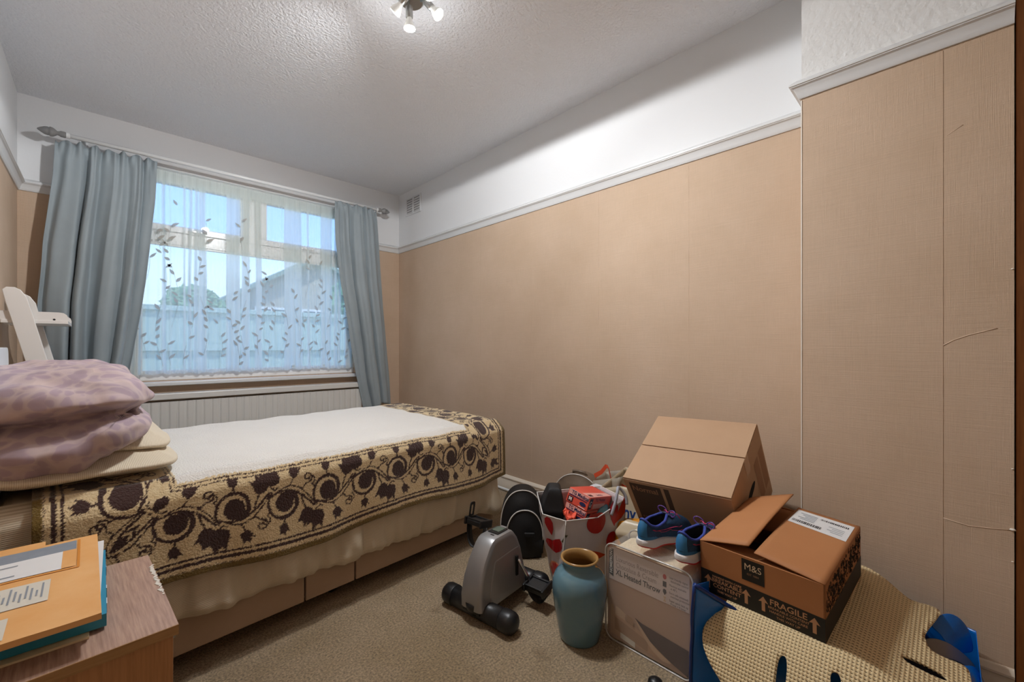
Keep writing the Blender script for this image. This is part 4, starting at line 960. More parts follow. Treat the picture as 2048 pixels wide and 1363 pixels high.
rp = [ppt(i, 1.0) for i in range(pn_)]; g = G(); g.tube(rp, .0022, 6, closed=True); g.out('rim_binding', M['piping'], pb, True)
O3 = Vector((1.40, 1.08, 0))
def hand(pts, r=.0065):
    P = [Vector(p)-O3 for p in pts]; Q = []
    for i in range(len(P)-1):
        p0, p1, p2, p3 = P[max(0, i-1)], P[i], P[i+1], P[min(len(P)-1, i+2)]
        for k in range(5): t = k/5; Q.append(.5*((2*p1)+(p2-p0)*t+(2*p0-5*p1+4*p2-p3)*t*t+(3*p1-p0-3*p2+p3)*t**3))
    g = G(); g.tube(Q, r, 10); g.out('handle', M['handlegrey'], pb, True)
hand([(1.500, .972, .315), (1.520, .966, .36), (1.540, .968, .400), (1.556, .974, .414), (1.570, .966, .402), (1.580, .952, .375), (1.578, .947, .34)])
# ---- glove boxes in the bag
M['gbox'] = mat('red_carton', '#d8412f', .4, var=(4, '#dd5a48', .35, .7)); M['gboxpink'] = mat('pale_pink_print', '#e5a69a', .45); M['navy'] = mat('navy_print', '#1c2350', .5); M['maroon'] = mat('dark_maroon_print', '#4a1720', .5); M['whiteink'] = mat('white_print', '#eceae6', .5); M['tissue'] = mat('orange_tissue', '#ee5a3f', .6)
def glove_box(loc, rot, label):
    L3, W3, H3 = .102, .197, .058          # local x: front face width, y: depth away, z: height
    r = empty('glove_box', loc, rot); tag(r, label, 'box', 'red glove boxes in the shopping bag')
    boxo('carton', (0, 0, 0), (L3, W3, H3), M['gbox'], r, bev=.0015)
    fr = frame((0, -W3/2, 0), (1, 0, 0), (0, 0, 1)); f2 = frame((0, -W3/2-.0006, 0), (1, 0, 0), (0, 0, 1)); f3 = frame((0, -W3/2-.0012, 0), (1, 0, 0), (0, 0, 1))
    decal('pale_panel', [(-.048, .006), (.048, .010), (.048, .0275), (-.048, .0275)], M['gboxpink'], r, fr)
    text_mesh('lettering', 'TG Medical', .0205, M['navy'], r, lambda x, y: f2(x-.034, y+.0105), sx=.85, weight=.0005)
    decal('print_line', [(-.044, .003), (.044, .003), (.044, .006), (-.044, .006)], M['navy'], r, f2)
    decal('size_panel', [(-.044, -.024), (-.020, -.024), (-.020, -.001), (-.044, -.001)], M['maroon'], r, f2); text_mesh('lettering', 'M', .019, M['whiteink'], r, lambda x, y: f3(x-.0395, y-.018), weight=.0006)
    decal('oval_badge', [(.027+.015*math.cos(2*PI*k/20), -.010+.008*math.sin(2*PI*k/20)) for k in range(20)], M['navy'], r, f2)
    decal('print_line', [(.010, -.025), (.042, -.025), (.042, -.0225), (.010, -.0225)], M['whiteink'], r, f2)
    # end faces and lid
    fe = frame((L3/2, 0, 0), (0, 1, 0), (0, 0, 1)); fe2 = frame((L3/2+.0006, 0, 0), (0, 1, 0), (0, 0, 1))
    decal('end_panel', [(-.094, -.021), (-.068, -.021), (-.068, .023), (-.094, .023)], M['navy'], r, fe); text_mesh('lettering', 'G', .034, M['whiteink'], r, lambda x, y: fe2(x-.093, y-.011), sx=.8)
    text_mesh('lettering', 'TG Medical', .019, M['navy'], r, lambda x, y: fe(x-.048, y+.010)); decal('print_block', [(-.055, -.020), (.050, -.020), (.050, .000), (-.055, .000)], M['gboxpink'], r, fe)
    ft = frame((0, 0, H3/2), (1, 0, 0), (0, 1, 0)); ft2 = frame((0, 0, H3/2+.0005), (1, 0, 0), (0, 1, 0))
    decal('lid_panel', [(.008, -.096), (.049, -.096), (.049, .094), (.022, .090)], M['gboxpink'], r, ft); text_mesh('lettering', 'SHIELD', .016, M['navy'], r, lambda x, y: ft2(.042-y, -.02+x)); decal('lid_mark', [(.026, -.085), (.042, -.085), (.042, -.055), (.026, -.055)], M['maroon'], r, ft2)
    return r
GB = (R(-13.5), R(13.1), R(-85.9))
glove_box((1.495, 1.077, .359), GB, 'red glove box with M size panel, upper of the two in the shopping bag')
gl = glove_box((1.483, 1.086, .301), GB, 'red glove box with an orange tissue, lower of the two in the shopping bag')
g = G(); g.grid(lambda u, v: (-.045+.06*u, -.102-.012*math.sin(v*3)-.01*nz(u*5, v*4), -.005-.03*v+.012*nz(u*7, v*5)+.010*math.sin(u*9)), 14, 10); t = g.out('tissue', M['tissue'], gl, True); solid(t, .001)
bpch = cushion('pouch', M['blackfab'], (.105, .13, .20), seed=8, wr=.008, nu=60, nv=30, e=.35); bpch.location = (1.382, 1.185, .322); bpch.rotation_euler = (R(8), R(4), R(-46)); tag(bpch, 'black fabric pouch stuffed behind the glove boxes', 'pouch')
M['tealpl'] = mat('teal_packet', '#4b8ea0', .3)
tp = cushion('packet', M['tealpl'], (.05, .15, .03), seed=5, wr=.004, nu=30, nv=16); tp.location = (1.545, 1.045, .315); tp.rotation_euler = (R(10), R(20), R(-55)); tag(tp, 'flat teal packet beside the lower glove box', 'packet')
# ---- taupe handbag against the wall
M['taupe'] = mat('taupe_vinyl', '#7b6a5a', .38, var=(7, '#6c5c4d', .3, .7), bump=(9, .3, .01))
tb = empty('handbag', (1.90, 1.45, 0), (0, 0, R(-78))); tag(tb, 'taupe vinyl handbag with white piping slumped against the alcove wall', 'handbag')
ot = dome(.33, .295, 30, 2.2, .75); pillow_slab('body', ot, .085, M['taupe'], tb, 0, .03); along(ot, .0, M['piping'], tb, 'piping', .003, (2, None))
g = G(); g.tube([(-.04, .04, .285), (-.04, .035, .302), (-.01, .03, .306), (.03, .03, .304), (.04, .035, .285)], .008, 8); g.out('top_tab', M['taupe'], tb, True)
g = G(); g.grid(lambda u, v: (-.10-.22*u, -.02-.05*v+.01*nz(u*4, v*3), .185-.03*u+.03*math.sin(PI*v)*(1-.4*u)-.06*v+.012*nz(u*5, v*5, 2)), 20, 12); fl = g.out('side_flap', M['taupe'], tb, True); solid(fl, .004)
# ---- clear carrier bag with orange handles
M['clearpl'] = mat('cloudy_plastic', '#c9bfae', .25, alpha=.55); M['orangehd'] = mat('orange_red_plastic', '#c4492a', .3); M['whitepl'] = mat('crumpled_white_plastic', '#d7dbe2', .4, bump=(25, .5, .01))
cb, _, _ = soft_bag('carrier_bag', [(1.885, 1.355, .001), (1.865, 1.25, .001), (2.03, 1.25, .001), (2.03, 1.36, .001)], [(1.90, 1.345, .285), (1.885, 1.165, .345), (2.03, 1.16, .36), (2.04, 1.35, .305)], M['clearpl'], 'cloudy plastic carrier bag with orange handles leaning on the alcove wall', 'carrier bag', (1.95, 1.29, 0), 8, 14, .012, 6, .01)
def ribbon(name, pts, w, m, parent, th=.002, side=(0, 1, 0)):
    P = [Vector(p) for p in pts]; sd = Vector(side).normalized()*w/2; V = []
    for i, p in enumerate(P): V += [p+sd, p-sd]
    o = obj(name, V, [(2*i, 2*i+1, 2*i+3, 2*i+2) for i in range(len(P)-1)], m, parent, False); solid(o, th, 0); return o
bl_ = Vector((1.95, 1.29, 0))
ribbon('handle', [Vector(p)-bl_ for p in ((1.925, 1.318, .245), (1.92, 1.338, .285), (1.915, 1.345, .308), (1.92, 1.305, .335), (1.925, 1.278, .372), (1.93, 1.268, .368), (1.925, 1.245, .30), (1.925, 1.232, .25))], .022, M['orangehd'], cb, .002, (.25, .6, .75))
ribbon('handle', [Vector(p)-bl_ for p in ((1.90, 1.225, .262), (1.90, 1.195, .285), (1.905, 1.165, .290), (1.91, 1.14, .278))], .034, M['orangehd'], cb, .002, (.1, .2, 1))
wb = cushion('plastic_bundle', M['whitepl'], (.10, .13, .08), seed=13, wr=.02, nu=40, nv=24, e=.7); wb.location = (1.86, 1.285, .235); tag(wb, 'crumpled white plastic bundle at the mouth of the clear carrier bag', 'bundle')
# ---- cream bag with blue lettering, wedged under the tilted carton
M['creambag'] = mat('cream_plastic_bag', '#c7b79b', .38, var=(6, '#b8a88c', .3, .7), bump=(10, .4, .01)); M['blueink'] = mat('dark_blue_print', '#173a77', .4); M['mustard'] = mat('mustard_orange_plastic', '#c98418', .35)
ab, apt, an = soft_bag('carrier_bag', [(1.735, 1.20, .001), (1.715, 1.06, .001), (1.72, .94, .001), (1.725, .90, .001), (1.745, .60, .001), (2.02, .60, .001), (2.02, 1.20, .001)],
    [(1.775, 1.225, .300), (1.768, 1.09, .345), (1.78, .965, .345), (1.79, .925, .225), (1.80, .60, .215), (2.02, .60, .34), (2.02, 1.22, .36)], M['creambag'], 'cream carrier bag with blue lettering behind the mustard bag', 'carrier bag', (1.86, .93, 0), 10, 18, .008, 9, .006)
tx = frame(Vector((1.722, 1.078, .220))-Vector((1.86, .93, 0)), (.04, -1, 0), (.12, 0, 1), .004); text_mesh('lettering', 'any', .085, M['blueink'], ab, lambda x, y: tx(x, y), sx=.75, weight=.002)
mb, _, _ = soft_bag('carrier_bag', [(1.475, 1.00, .001), (1.45, .93, .001), (1.46, .80, .001), (1.58, .80, .001), (1.60, .98, .001)], [(1.54, 1.005, .225), (1.535, .955, .285), (1.545, .86, .318), (1.585, .84, .315), (1.60, .985, .27)], M['mustard'], 'mustard orange carrier bag between the heated throw and the cream bag', 'carrier bag', (1.52, .91, 0), 8, 14, .010, 3, .01)
cc = cushion('paper_parcel', M['creambag'], (.08, .14, .10), seed=21, wr=.006, nu=40, nv=20, e=.4); cc.location = (1.53, .885, .255); cc.rotation_euler = (0, R(10), R(12)); tag(cc, 'cream paper parcel inside the mustard bag', 'parcel')

# ---- heated throw in its clear zip case
M['card'] = mat('beige_printed_card', '#b3957f', .35, var=(2, '#aa8b75', .3, .7)); M['cardwhite'] = mat('pale_printed_card', '#cfc0b8', .35); M['clearcase'] = mat('clear_vinyl', '#e8e6e2', .12, alpha=.16); M['case_edge'] = mat('clear_white_piping', '#b5b0a8', .15); M['fleececream'] = mat('cream_fleece_throw', '#d9c7a6', .95, bump=(120, .8, .006)); M['sofa'] = mat('sofa_print', '#bd9a7c', .4); M['sofadark'] = mat('sofa_shade_print', '#a58467', .4); M['throwbrown'] = mat('chocolate_print', '#3a1f1d', .4); M['throwcream'] = mat('cream_print', '#c8aa8c', .4); M['thin_ink'] = mat('thin_grey_print', '#8d7f78', .5); M['redink'] = mat('red_print', '#b22a22', .5)
TX, TY0, TY1, TH, TD = 1.258, .535, .838, .330, .155
tw = empty('heated_throw', (TX, (TY0+TY1)/2, 0)); tag(tw, 'heated throw in a clear zip case with printed beige card', 'throw')
WT = TY1-TY0
prof = rrect(WT, TH-.004, .03, 6, 0, TH/2)
g = G(); g.prism(rrect(WT-.02, TH-.03, .03, 6, 0, TH/2-.003), TD-.02, .012, lambda a, b, c: (c, -a, b)); fb = g.out('folded_throw', M['fleececream'], tw); bmr(fb); bevel(fb, .02, 3)
g = G(); g.prism(rrect(WT-.012, TH-.018, .02, 6, 0, TH/2-.002), .002, .006, lambda a, b, c: (c, -a, b)); cd = g.out('card', M['card'], tw); bmr(cd)
ft = frame((.0058, WT/2-.006, 0), (0, -1, 0), (0, 0, 1), 0)       # x to the right of the face, y up, lifted towards the room
def fl3(k): return lambda x, y: Vector(ft(x, y))+Vector((-.0005*k, 0, 0))
decal('title_panel', [(.005, .205), (WT-.018, .205), (WT-.018, TH-.016), (.022, TH-.013), (.010, TH-.020)], M['cardwhite'], cd, fl3(1))
decal('brand_panel', [(.006, .222), (.023, .216), (.023, TH-.02), (.010, TH-.022), (.006, TH-.032)], M['ink'], cd, fl3(2))
text_mesh('lettering', 'HOMEFRONT', .0138, M['whiteink'], cd, lambda x, y: fl3(3)(.0185-y, .226+x), spacing=1.0, weight=.0002)
for s_, y_, m_, wt in (('Luxurious Reversible', .274, 'thin_ink', 0), ('Chocolate & Cream', .252, 'thin_ink', 0), ('XL Heated Throw', .227, 'ink', .0004)):
    text_mesh('lettering', s_, .0268 if m_ == 'ink' else .0245, M[m_], cd, (lambda yy: lambda x, y: fl3(2)(.032+x, yy+y))(y_), sx=.74 if m_ != 'ink' else .80, weight=wt)
for k, (a, b) in enumerate((('User friendly digital', 'detachable control'), ('Machine washable', 'at 40°c'), ('Extra safe advanced', 'overheat protection'), ('Super quick heat up', '9 heat + 9 timer'))):
    y_ = .287-k*.0235
    for q, s_ in enumerate((a, b)): text_mesh('lettering', s_, .0092, M['ink'], cd, (lambda xx, yy: lambda x, y: fl3(2)(xx+x, yy+y))(.222+.004*(q), y_-.010*q), sx=.8)
    ip = [(.207+.006*math.cos(2*PI*t/14), y_-.001+.008*math.sin(2*PI*t/14)) for t in range(14)] if k in (0,) else ([(.201, y_-.009), (.213, y_-.009), (.213, y_+.008), (.201, y_+.008)] if k == 1 else ([(.207, y_-.011), (.213, y_-.002), (.212, y_+.006), (.207, y_+.008), (.202, y_+.006), (.201, y_-.002)] if k == 2 else [(.202, y_-.008), (.212, y_-.008), (.208, y_), (.212, y_+.008), (.202, y_+.008), (.206, y_)]))
    decal('icon', ip, M['redink' if k == 0 else 'ink' if k < 3 else 'throwcream'], cd, fl3(2))
# picture on the card: a corner sofa with the brown and cream throw
decal('sofa_print', [(.010, .02), (.215, .02), (.215, .050), (.150, .070), (.110, .078), (.030, .095), (.022, .120), (.012, .118)], M['sofa'], cd, fl3(1)); decal('sofa_print', [(.028, .082), (.105, .066), (.150, .055), (.150, .022), (.028, .040)], M['sofadark'], cd, fl3(2))
decal('cushion_print', [(.030, .090), (.044, .088), (.068, .086), (.070, .108), (.045, .118), (.031, .120)], M['throwcream'], cd, fl3(3)); decal('cushion_print', [(.074, .084), (.100, .078), (.100, .102), (.076, .110)], M['sofadark'], cd, fl3(3))
decal('throw_print', [(.104, .112), (.130, .104), (WT-.02, .092), (WT-.02, .012), (.225, .030), (.180, .050), (.140, .070), (.118, .090)], M['throwbrown'], cd, fl3(4)); decal('throw_print', [(.104, .112), (.116, .090), (.140, .060), (.166, .036), (.200, .020), (.226, .024), (.228, .030), (.196, .040), (.160, .060), (.128, .090)], M['throwcream'], cd, fl3(5))
decal('price_sticker', [(.050, .020), (.105, .012), (.105, .030), (.050, .038)], M['labelwhite'], cd, fl3(3))
g = G(); g.prism(prof, TD, 0, lambda a, b, c: (c, -a, b)); cs = g.out('clear_case', M['clearcase'], tw); bmr(cs); bevel(cs, .012, 3)
for x_ in (.002, TD-.002): g = G(); g.tube([(x_, -a, b) for a, b in prof], .0030, 8, closed=True); g.out('case_piping', M['case_edge'], tw, True)
M['zipw'] = mat('white_zip_tape', '#d5cfc2', .5)
g = G(); g.box((TD-.004, 0, TH+.003), (.016, WT-.06, .004), bev=.001); g.out('zip', M['zipw'], tw)

# ---- running shoes
M['sh_blue'] = mat('blue_mesh_upper', '#184468', .7, var=(30, '#12304c', .35, .65), bump=(260, .5, .003)); M['sh_dark'] = mat('navy_overlay', '#152436', .6); M['sh_lining'] = mat('dark_shoe_lining', '#10131c', .8); M['sh_collar'] = mat('violet_blue_collar', '#2c3f93', .6); M['sh_white'] = mat('white_midsole', '#d3cdca', .5); M['sh_red'] = mat('red_outsole', '#c8251f', .5); M['sh_lace'] = mat('purple_lace', '#5d3a86', .6); M['sh_pink'] = mat('pink_trim', '#c43a66', .5); M['sh_teal'] = mat('blue_heel_cup', '#2a6d9c', .5)
def sole_outline(n=48, grow=0):
    P = []
    for k in range(n):
        a = 2*PI*k/n; x = math.cos(a); y = math.sin(a)
        X = .135+.135*math.copysign(abs(x)**.85, x)
        w = .030+.018*smooth01((X-.06)/.12)-.010*math.exp(-((X-.11)/.05)**2)+.004*math.exp(-((X-.03)/.04)**2)
        P.append((X+(grow*x), (w+grow)*math.copysign(abs(y)**.75, y)+.006*math.sin((X-.05)*10)))
    return P
def shoe(loc, rot, label):
    r = empty('running_shoe', loc, rot); r.scale = (1, 1.05, .84); tag(r, label, 'shoe', 'pair of blue running shoes'); n = 48; OL = sole_outline(n, .004); OU = sole_outline(n, -.001)
    def zt(x): return .036-.012*smooth01((x-.05)/.15)+.016*smooth01((x-.21)/.06)
    def zb(x): return .0+.020*smooth01((x-.20)/.07)+.008*smooth01((.04-x)/.04)
    def ringz(outl, fz, s=1): return [(.135+(x-.135)*s, y*s, fz(x)) for x, y in outl]
    def stack(name, rings, m, cap=(True, True), parent=r):
        V = [p for q in rings for p in q]; F = [(j*n+i, j*n+(i+1) % n, (j+1)*n+(i+1) % n, (j+1)*n+i) for j in range(len(rings)-1) for i in range(n)]
        if cap[0]: F.append(tuple(range(n))[::-1])
        if cap[1]: F.append(tuple((len(rings)-1)*n+i for i in range(n)))
        o = obj(name, V, F, m, parent); bmr(o); autosmooth(o, 50); return o
    stack('outsole', [ringz(OL, lambda x: zb(x), .97), ringz(OL, lambda x: zb(x)+.006, 1.0)], M['sh_red'])
    stack('midsole', [ringz(OL, lambda x: zb(x)+.006, 1.0), ringz(OL, lambda x: zb(x)*.6+.015, 1.012), ringz(OL, lambda x: zt(x)-.004, 1.005), ringz(OU, zt, 1.0)], M['sh_white'])
    stack('midsole_band', [ringz(OU, lambda x: zt(x)-.004, 1.01), ringz(OU, lambda x: zt(x)+.008*smooth01((.16-x)/.1)+.003, 1.015)], M['sh_teal'], (False, False))
    # upper: lofted from the sole edge to the collar
    CO = []
    for k in range(n):
        a = 2*PI*k/n; x, y = math.cos(a), math.sin(a); CX = .072+.060*x; CO.append((CX, .027*y*(1 if x < .3 else 1-.35*(x-.3)/.7), .098+.022*smooth01((.030-CX)/.03)-.014*math.exp(-((CX-.05)/.03)**2)+.012*smooth01((CX-.09)/.04)))
    rings = []
    for j in range(15):
        t = j/14; row = []
        for (x, y), (cx, cy, cz) in zip(OU, CO):
            tt = t**1.25 if x > .14 else t; zz = zt(x)+(cz-zt(x))*(1-(1-t)**(1.7 if x > .13 else 1.25)); bul = .007*math.sin(PI*t)
            dirx, diry = (x-.12), y; l = math.hypot(dirx, diry) or 1; row.append((x+(cx-x)*tt+bul*dirx/l, y+(cy-y)*tt+bul*diry/l, zz))
        rings.append(row)
    up = stack('upper', rings, M['sh_blue'], (False, False)); solid(up, .003, -1)
    stack('lining', [CO, [(.072+(x-.072)*.92, y*.9, z-.02) for x, y, z in CO], [(.075+(x-.072)*.95, y*.9, .045) for x, y, z in CO]], M['sh_lining'], (False, True))
    g = G(); g.tube(CO, .0045, 8, closed=True); g.out('collar', M['sh_collar'], r, True)
    def S(i, j): return Vector(rings[j][i % n])
    def sub_patch(name, i0, i1, j0, j1, m, lift=.0016):
        V = []; ii = list(range(i0, i1+1)); jj = list(range(j0, j1+1))
        for j in jj:
            for i in ii:
                p = S(i, j); c = Vector((.12, 0, .05)); V.append(p+(p-c).normalized()*lift)
        return obj(name, V, [(b*len(ii)+a, b*len(ii)+a+1, (b+1)*len(ii)+a+1, (b+1)*len(ii)+a) for b in range(len(jj)-1) for a in range(len(ii)-1)], m, up, True)
    sub_patch('heel_counter', 20, 28, 2, 12, M['sh_teal'])
    for sg in (1, -1):
        i_f = [i if sg > 0 else n-i for i in range(8, 18)]
        pts = []
        for t in range(13):
            u = t/12; i = 17-8*u; j = 9-3*u; p = S(int(round(i)) if sg > 0 else n-int(round(i)), int(round(j))); c = Vector((.12, 0, .05)); pts.append(p+(p-c).normalized()*.003)
        pts2 = []
        for t in range(13):
            u = t/12; i = 17-8*u; j = 9-6*u; p = S(int(round(i)) if sg > 0 else n-int(round(i)), int(round(j))); c = Vector((.12, 0, .05)); pts2.append(p+(p-c).normalized()*.003)
        for q in (pts, pts2): g = G(); g.tube(q, .0012, 6); g.out('side_stripe', M['sh_pink'], up, True)
    # tongue and laces
    g = G(); g.grid(lambda u, v: (.125+.09*v-.0*u, (u-.5)*(.044-.010*v), .108-.040*v-.008*(2*u-1)**2+.010*(1-v)**3), 8, 10); tg = g.out('tongue', M['sh_dark'], r, True); solid(tg, .005, 1)
    for k in range(5):
        x = .142+.015*k; z = .111-.0085*k-.0*k; g = G(); g.tube([(x-.004, -.022, z-.010), (x, -.010, z-.001), (x+.002, 0, z+.001), (x, .010, z-.001), (x-.004, .022, z-.010)], .0024, 6); g.out('lace', M['sh_lace'], r, True)
    for sg in (1, -1):
        g = G(); P = []
        for k in range(17):
            a = 2*PI*k/16; P.append((.140+.004*math.cos(a)+.006*sg, sg*(.008+.016*(1-math.cos(a))*.9), .112+.013*math.sin(a)+.004*(1-math.cos(a)))); 
        g.tube(P, .0022, 6); g.out('lace_bow', M['sh_lace'], r, True)
        g = G(); g.tube([(.141, 0, .113), (.150, sg*.014, .117), (.160, sg*.024, .110), (.168, sg*.030, .096)], .002, 6); g.out('lace_end', M['sh_pink'], r, True)
    return r
shoe((1.262, .712, .346), (R(0), R(4), R(-10)), 'blue running shoe with red sole, the one nearer the vase')
shoe((1.256, .578, .346), (R(0), R(4), R(-8)), 'blue running shoe with red sole, half hidden by the flapped carton')

# ---- large tilted carton, leaning on the bags behind the shoes
M['kraft'] = mat('kraft_cardboard', '#b89676', .75, var=(3, '#ae8c6d', .3, .7), bump=(90, .1, .001)); M['kraft2'] = mat('orange_kraft_cardboard', '#b37a4c', .72, var=(3, '#a86f42', .3, .7), bump=(90, .1, .001)); M['kraftprint'] = mat('dark_brown_print', '#4b3a2f', .75); M['kraftlight'] = mat('pale_kraft_print', '#9b7355', .75); M['slot'] = mat('hole_shade', '#0a0706', .95); M['tape'] = mat('clear_brown_tape', '#b78e66', .25); M['cut'] = mat('cut_cardboard_edge', '#d6bd9c', .8)
bx = empty('cardboard_carton', (1.773, .726, .436), (R(31.7), R(-2), R(-88))); tag(bx, 'large plain cardboard carton tilted forward behind the running shoes', 'carton')
DX, DY, DZ = .406, .396, .361
boxo('body', (0, 0, -.002), (DX, DY, DZ-.004), M['kraft'], bx, bev=.002)
for s in (-1, 1):
    g = G(); g.box((0, s*(DY/4), DZ/2), (DX-.002, DY/2-.005, .004), bev=.0008); g.out('top_flap', M['kraft'], bx)
boxo('tape_end', (DX/2+.0004, 0, DZ/2-.035), (.0006, .05, .075), M['tape'], bx)
ff_ = frame((-DX/2, -DY/2, DZ/2), (1, 0, 0), (0, 0, 1), .0006); f2_ = frame((-DX/2, -DY/2, DZ/2), (1, 0, 0), (0, 0, 1), .0012)
decal('printed_panel', [(.022, -.225), (.152, -.225), (.152, -.018), (.022, -.018)], M['kraftprint'], bx, ff_); decal('printed_panel', [(.164, -.225), (.184, -.225), (.184, -.018), (.164, -.018)], M['kraftprint'], bx, ff_)
text_mesh('lettering', 'Normal', .036, M['kraftlight'], bx, lambda x, y: f2_(.030+x, -.056+y), sx=.95, weight=.0007); text_mesh('lettering', 'SP Discreet', .030, M['kraftlight'], bx, lambda x, y: f2_(.030+x, -.218+y), sx=.88, weight=.0002)
fs_ = frame((DX/2, 0, 0), (0, 1, 0), (0, 0, 1), .0006)
decal('hand_hole', [(-.02+.055*math.cos(2*PI*k/24)*(1 if True else 1), .035+.016*math.sin(2*PI*k/24)) for k in range(24)], M['slot'], bx, fs_)  # flat dark patch painting the shade inside the hand hole
for k in range(2): decal('side_print', [(.06+.07*k, -.10), (.115+.07*k, -.10), (.115+.07*k, .09), (.06+.07*k, .09)], M['kraftlight'], bx, fs_)
# ---- open flapped carton on the mat
M['blackink'] = mat('black_carton_print', '#17140f', .6); M['floral'] = mat('black_line_print', '#1d1710', .7)
mx_ = empty('flapped_carton', (1.491, .365, .354), (R(6), R(.7), R(-93.4))); tag(mx_, 'open flapped carton with black fragile band resting on the cream mat', 'carton')
EX, EY, EZ = .313, .381, .162; tkn = .004
# five walls, open top
boxo('base', (0, 0, -EZ/2+tkn/2), (EX, EY, tkn), M['kraft2'], mx_)
for s in (-1, 1):
    boxo('end_wall', (s*(EX/2-tkn/2), 0, 0), (tkn, EY, EZ), M['kraft2'], mx_); boxo('side_wall', (0, s*(EY/2-tkn/2), 0), (EX, tkn, EZ), M['kraft2'], mx_)
def flap(hx0, hy0, hx1, hy1, dx, dy, dz, skew=0, bow=0, label=None):
    """flap hinged from (hx0,hy0) to (hx1,hy1) on the rim, free edge offset by (dx,dy,dz)"""
    def f(u, v):
        x = hx0+(hx1-hx0)*u+dx*v; y = hy0+(hy1-hy0)*u+dy*v; z = EZ/2+.001+dz*(v**.9)*(1+skew*(u-.5))+bow*math.sin(PI*u)*v
        return (x, y, z)
    g = G(); g.grid(f, 16, 12); o = g.out('flap', M['kraft2'], mx_, True); solid(o, .0035, 0); return o, f
# flaps hinged on the short ends, one each side of the gap
fa, _ = flap(-EX/2, -EY/2, -EX/2, EY/2, .135, .008, .040, .5, .004); fb_, ffb = flap(EX/2, EY/2, EX/2, -EY/2, -.165, .01, .010, .8, .004)
# inner flaps hinged on the long sides, folded down inside
def inner(sy, tilt):
    g = G(); g.grid(lambda u, v: (-EX/2+.006+(EX-.012)*u, sy*(EY/2-.006-.085*v), EZ/2-.004-tilt*v), 6, 6); o = g.out('inner_flap', M['kraft2'], mx_, True); solid(o, .003, 0)
inner(-1, .020); inner(1, .05)
fm, fm2 = frame((-EX/2, -EY/2, EZ/2), (1, 0, 0), (0, 0, 1), .0006), frame((-EX/2, -EY/2, EZ/2), (1, 0, 0), (0, 0, 1), .0012)
decal('black_band', [(.0, -.152), (EX, -.152), (EX, -.088), (.0, -.082)], M['blackink'], mx_, fm)
decal('logo_panel', [(.118, -.068), (.176, -.068), (.176, -.006), (.118, -.006)], M['blackink'], mx_, fm)
text_mesh('lettering', 'M&S', .027, M['cut'], mx_, lambda x, y: fm2(.147+x, -.036+y), align='CENTER', sx=.9); text_mesh('lettering', 'EST 1884', .008, M['kraftlight'], mx_, lambda x, y: fm2(.147+x, -.050+y), align='CENTER')
def arrow(x, y, s=1): decal('arrow_print', [(x-.0045*s, y-.020*s), (x+.0045*s, y-.020*s), (x+.0045*s, y+.008*s), (x+.013*s, y+.006*s), (x, y+.024*s), (x-.013*s, y+.006*s), (x-.0045*s, y+.008*s)], M['kraftlight2'], mx_, fm2)
M['kraftlight2'] = mat('kraft_showing_through', '#b98a64', .75)
for x in (.022, .128, .172, .290): arrow(x, -.118, .95)
for s_, y_, sz in (('HANDLE WITH CARE', -.098, .0085), ('BREAKABLE', -.112, .0165), ('CONTENT', -.1275, .0165), ('THIS WAY UP', -.140, .009)): text_mesh('lettering', s_, sz, M['kraftlight2'], mx_, (lambda yy: lambda x, y: fm2(.075+x, yy+y))(y_), align='CENTER', weight=.0003)
for s_, y_, sz in (('FRAGILE', -.110, .0235), ('BREAKABLE CONTENT', -.121, .0093), ('HANDLE WITH CARE', -.1315, .0093), ('THIS WAY UP', -.143, .009)): text_mesh('lettering', s_, sz, M['kraftlight2'], mx_, (lambda yy: lambda x, y: fm2(.231+x, yy+y))(y_), align='CENTER', weight=.0004 if sz > .02 else .0001)
fe_ = frame((EX/2, -EY/2, EZ/2), (0, 1, 0), (0, 0, 1), .0006); decal('black_band', [(.0, -.152), (EY, -.152), (EY, -.088), (0, -.088)], M['blackink'], mx_, fe_)
g = G(); rnd = random.Random(12); fe2_ = frame((EX/2, -EY/2, EZ/2), (0, 1, 0), (0, 0, 1), .0008)
for k in range(170):                                  # floral line print on the end of the carton
    x, y = rnd.uniform(.012, EY-.012), rnd.uniform(-.082, -.012); a0 = rnd.uniform(0, 6.28); r0 = rnd.uniform(.005, .013); P = []
    for j in range(14): a = a0+j*.42; P.append(fe2_(x+r0*(1-j/18)*math.cos(a), y+r0*(1-j/18)*math.sin(a)))
    g.tube(P, .0007, 4)
fp = g.out('floral_print', M['floral'], mx_); fp['kind'] = 'stuff'
# address label on the right-hand flap
M['label'] = mat('white_address_label', '#dcdcdc', .5)
def lab_pt(x, y, k=1): # x along the hinge (0 far .. 1 near), y from the hinge
    p = Vector(ffb(x, y)); return p+Vector((0, 0, .0022+.0005*k))
def lab_poly(name, u0, u1, v0, v1, m, k=1, nn=6):
    g = G(); g.grid(lambda a, b: lab_pt(u0+(u1-u0)*a, v0+(v1-v0)*b, k), nn, nn); return g.out(name, m, fb_, True)
lab_poly('address_label', .05, .34, .06, .96, M['label'])
rnd = random.Random(3)
def barcode(u0, u1, v0, v1):
    v = v0
    while v < v1:
        w = rnd.choice((.006, .010, .016)); lab_poly('barcode_line', u0, u1, v, min(v1, v+w), M['ink'], 2, 2); v += w+rnd.choice((.007, .012))
barcode(.255, .30, .46, .93); barcode(.10, .13, .12, .55)
for k in range(5): lab_poly('label_print', .10+.028*k, .112+.028*k, .60, .88-.05*(k % 3), M['greyink'], 2, 2)
for k in range(4): lab_poly('label_print', .19+.028*k, .198+.028*k, .14, .38-.06*(k % 2), M['greyink'], 2, 2)

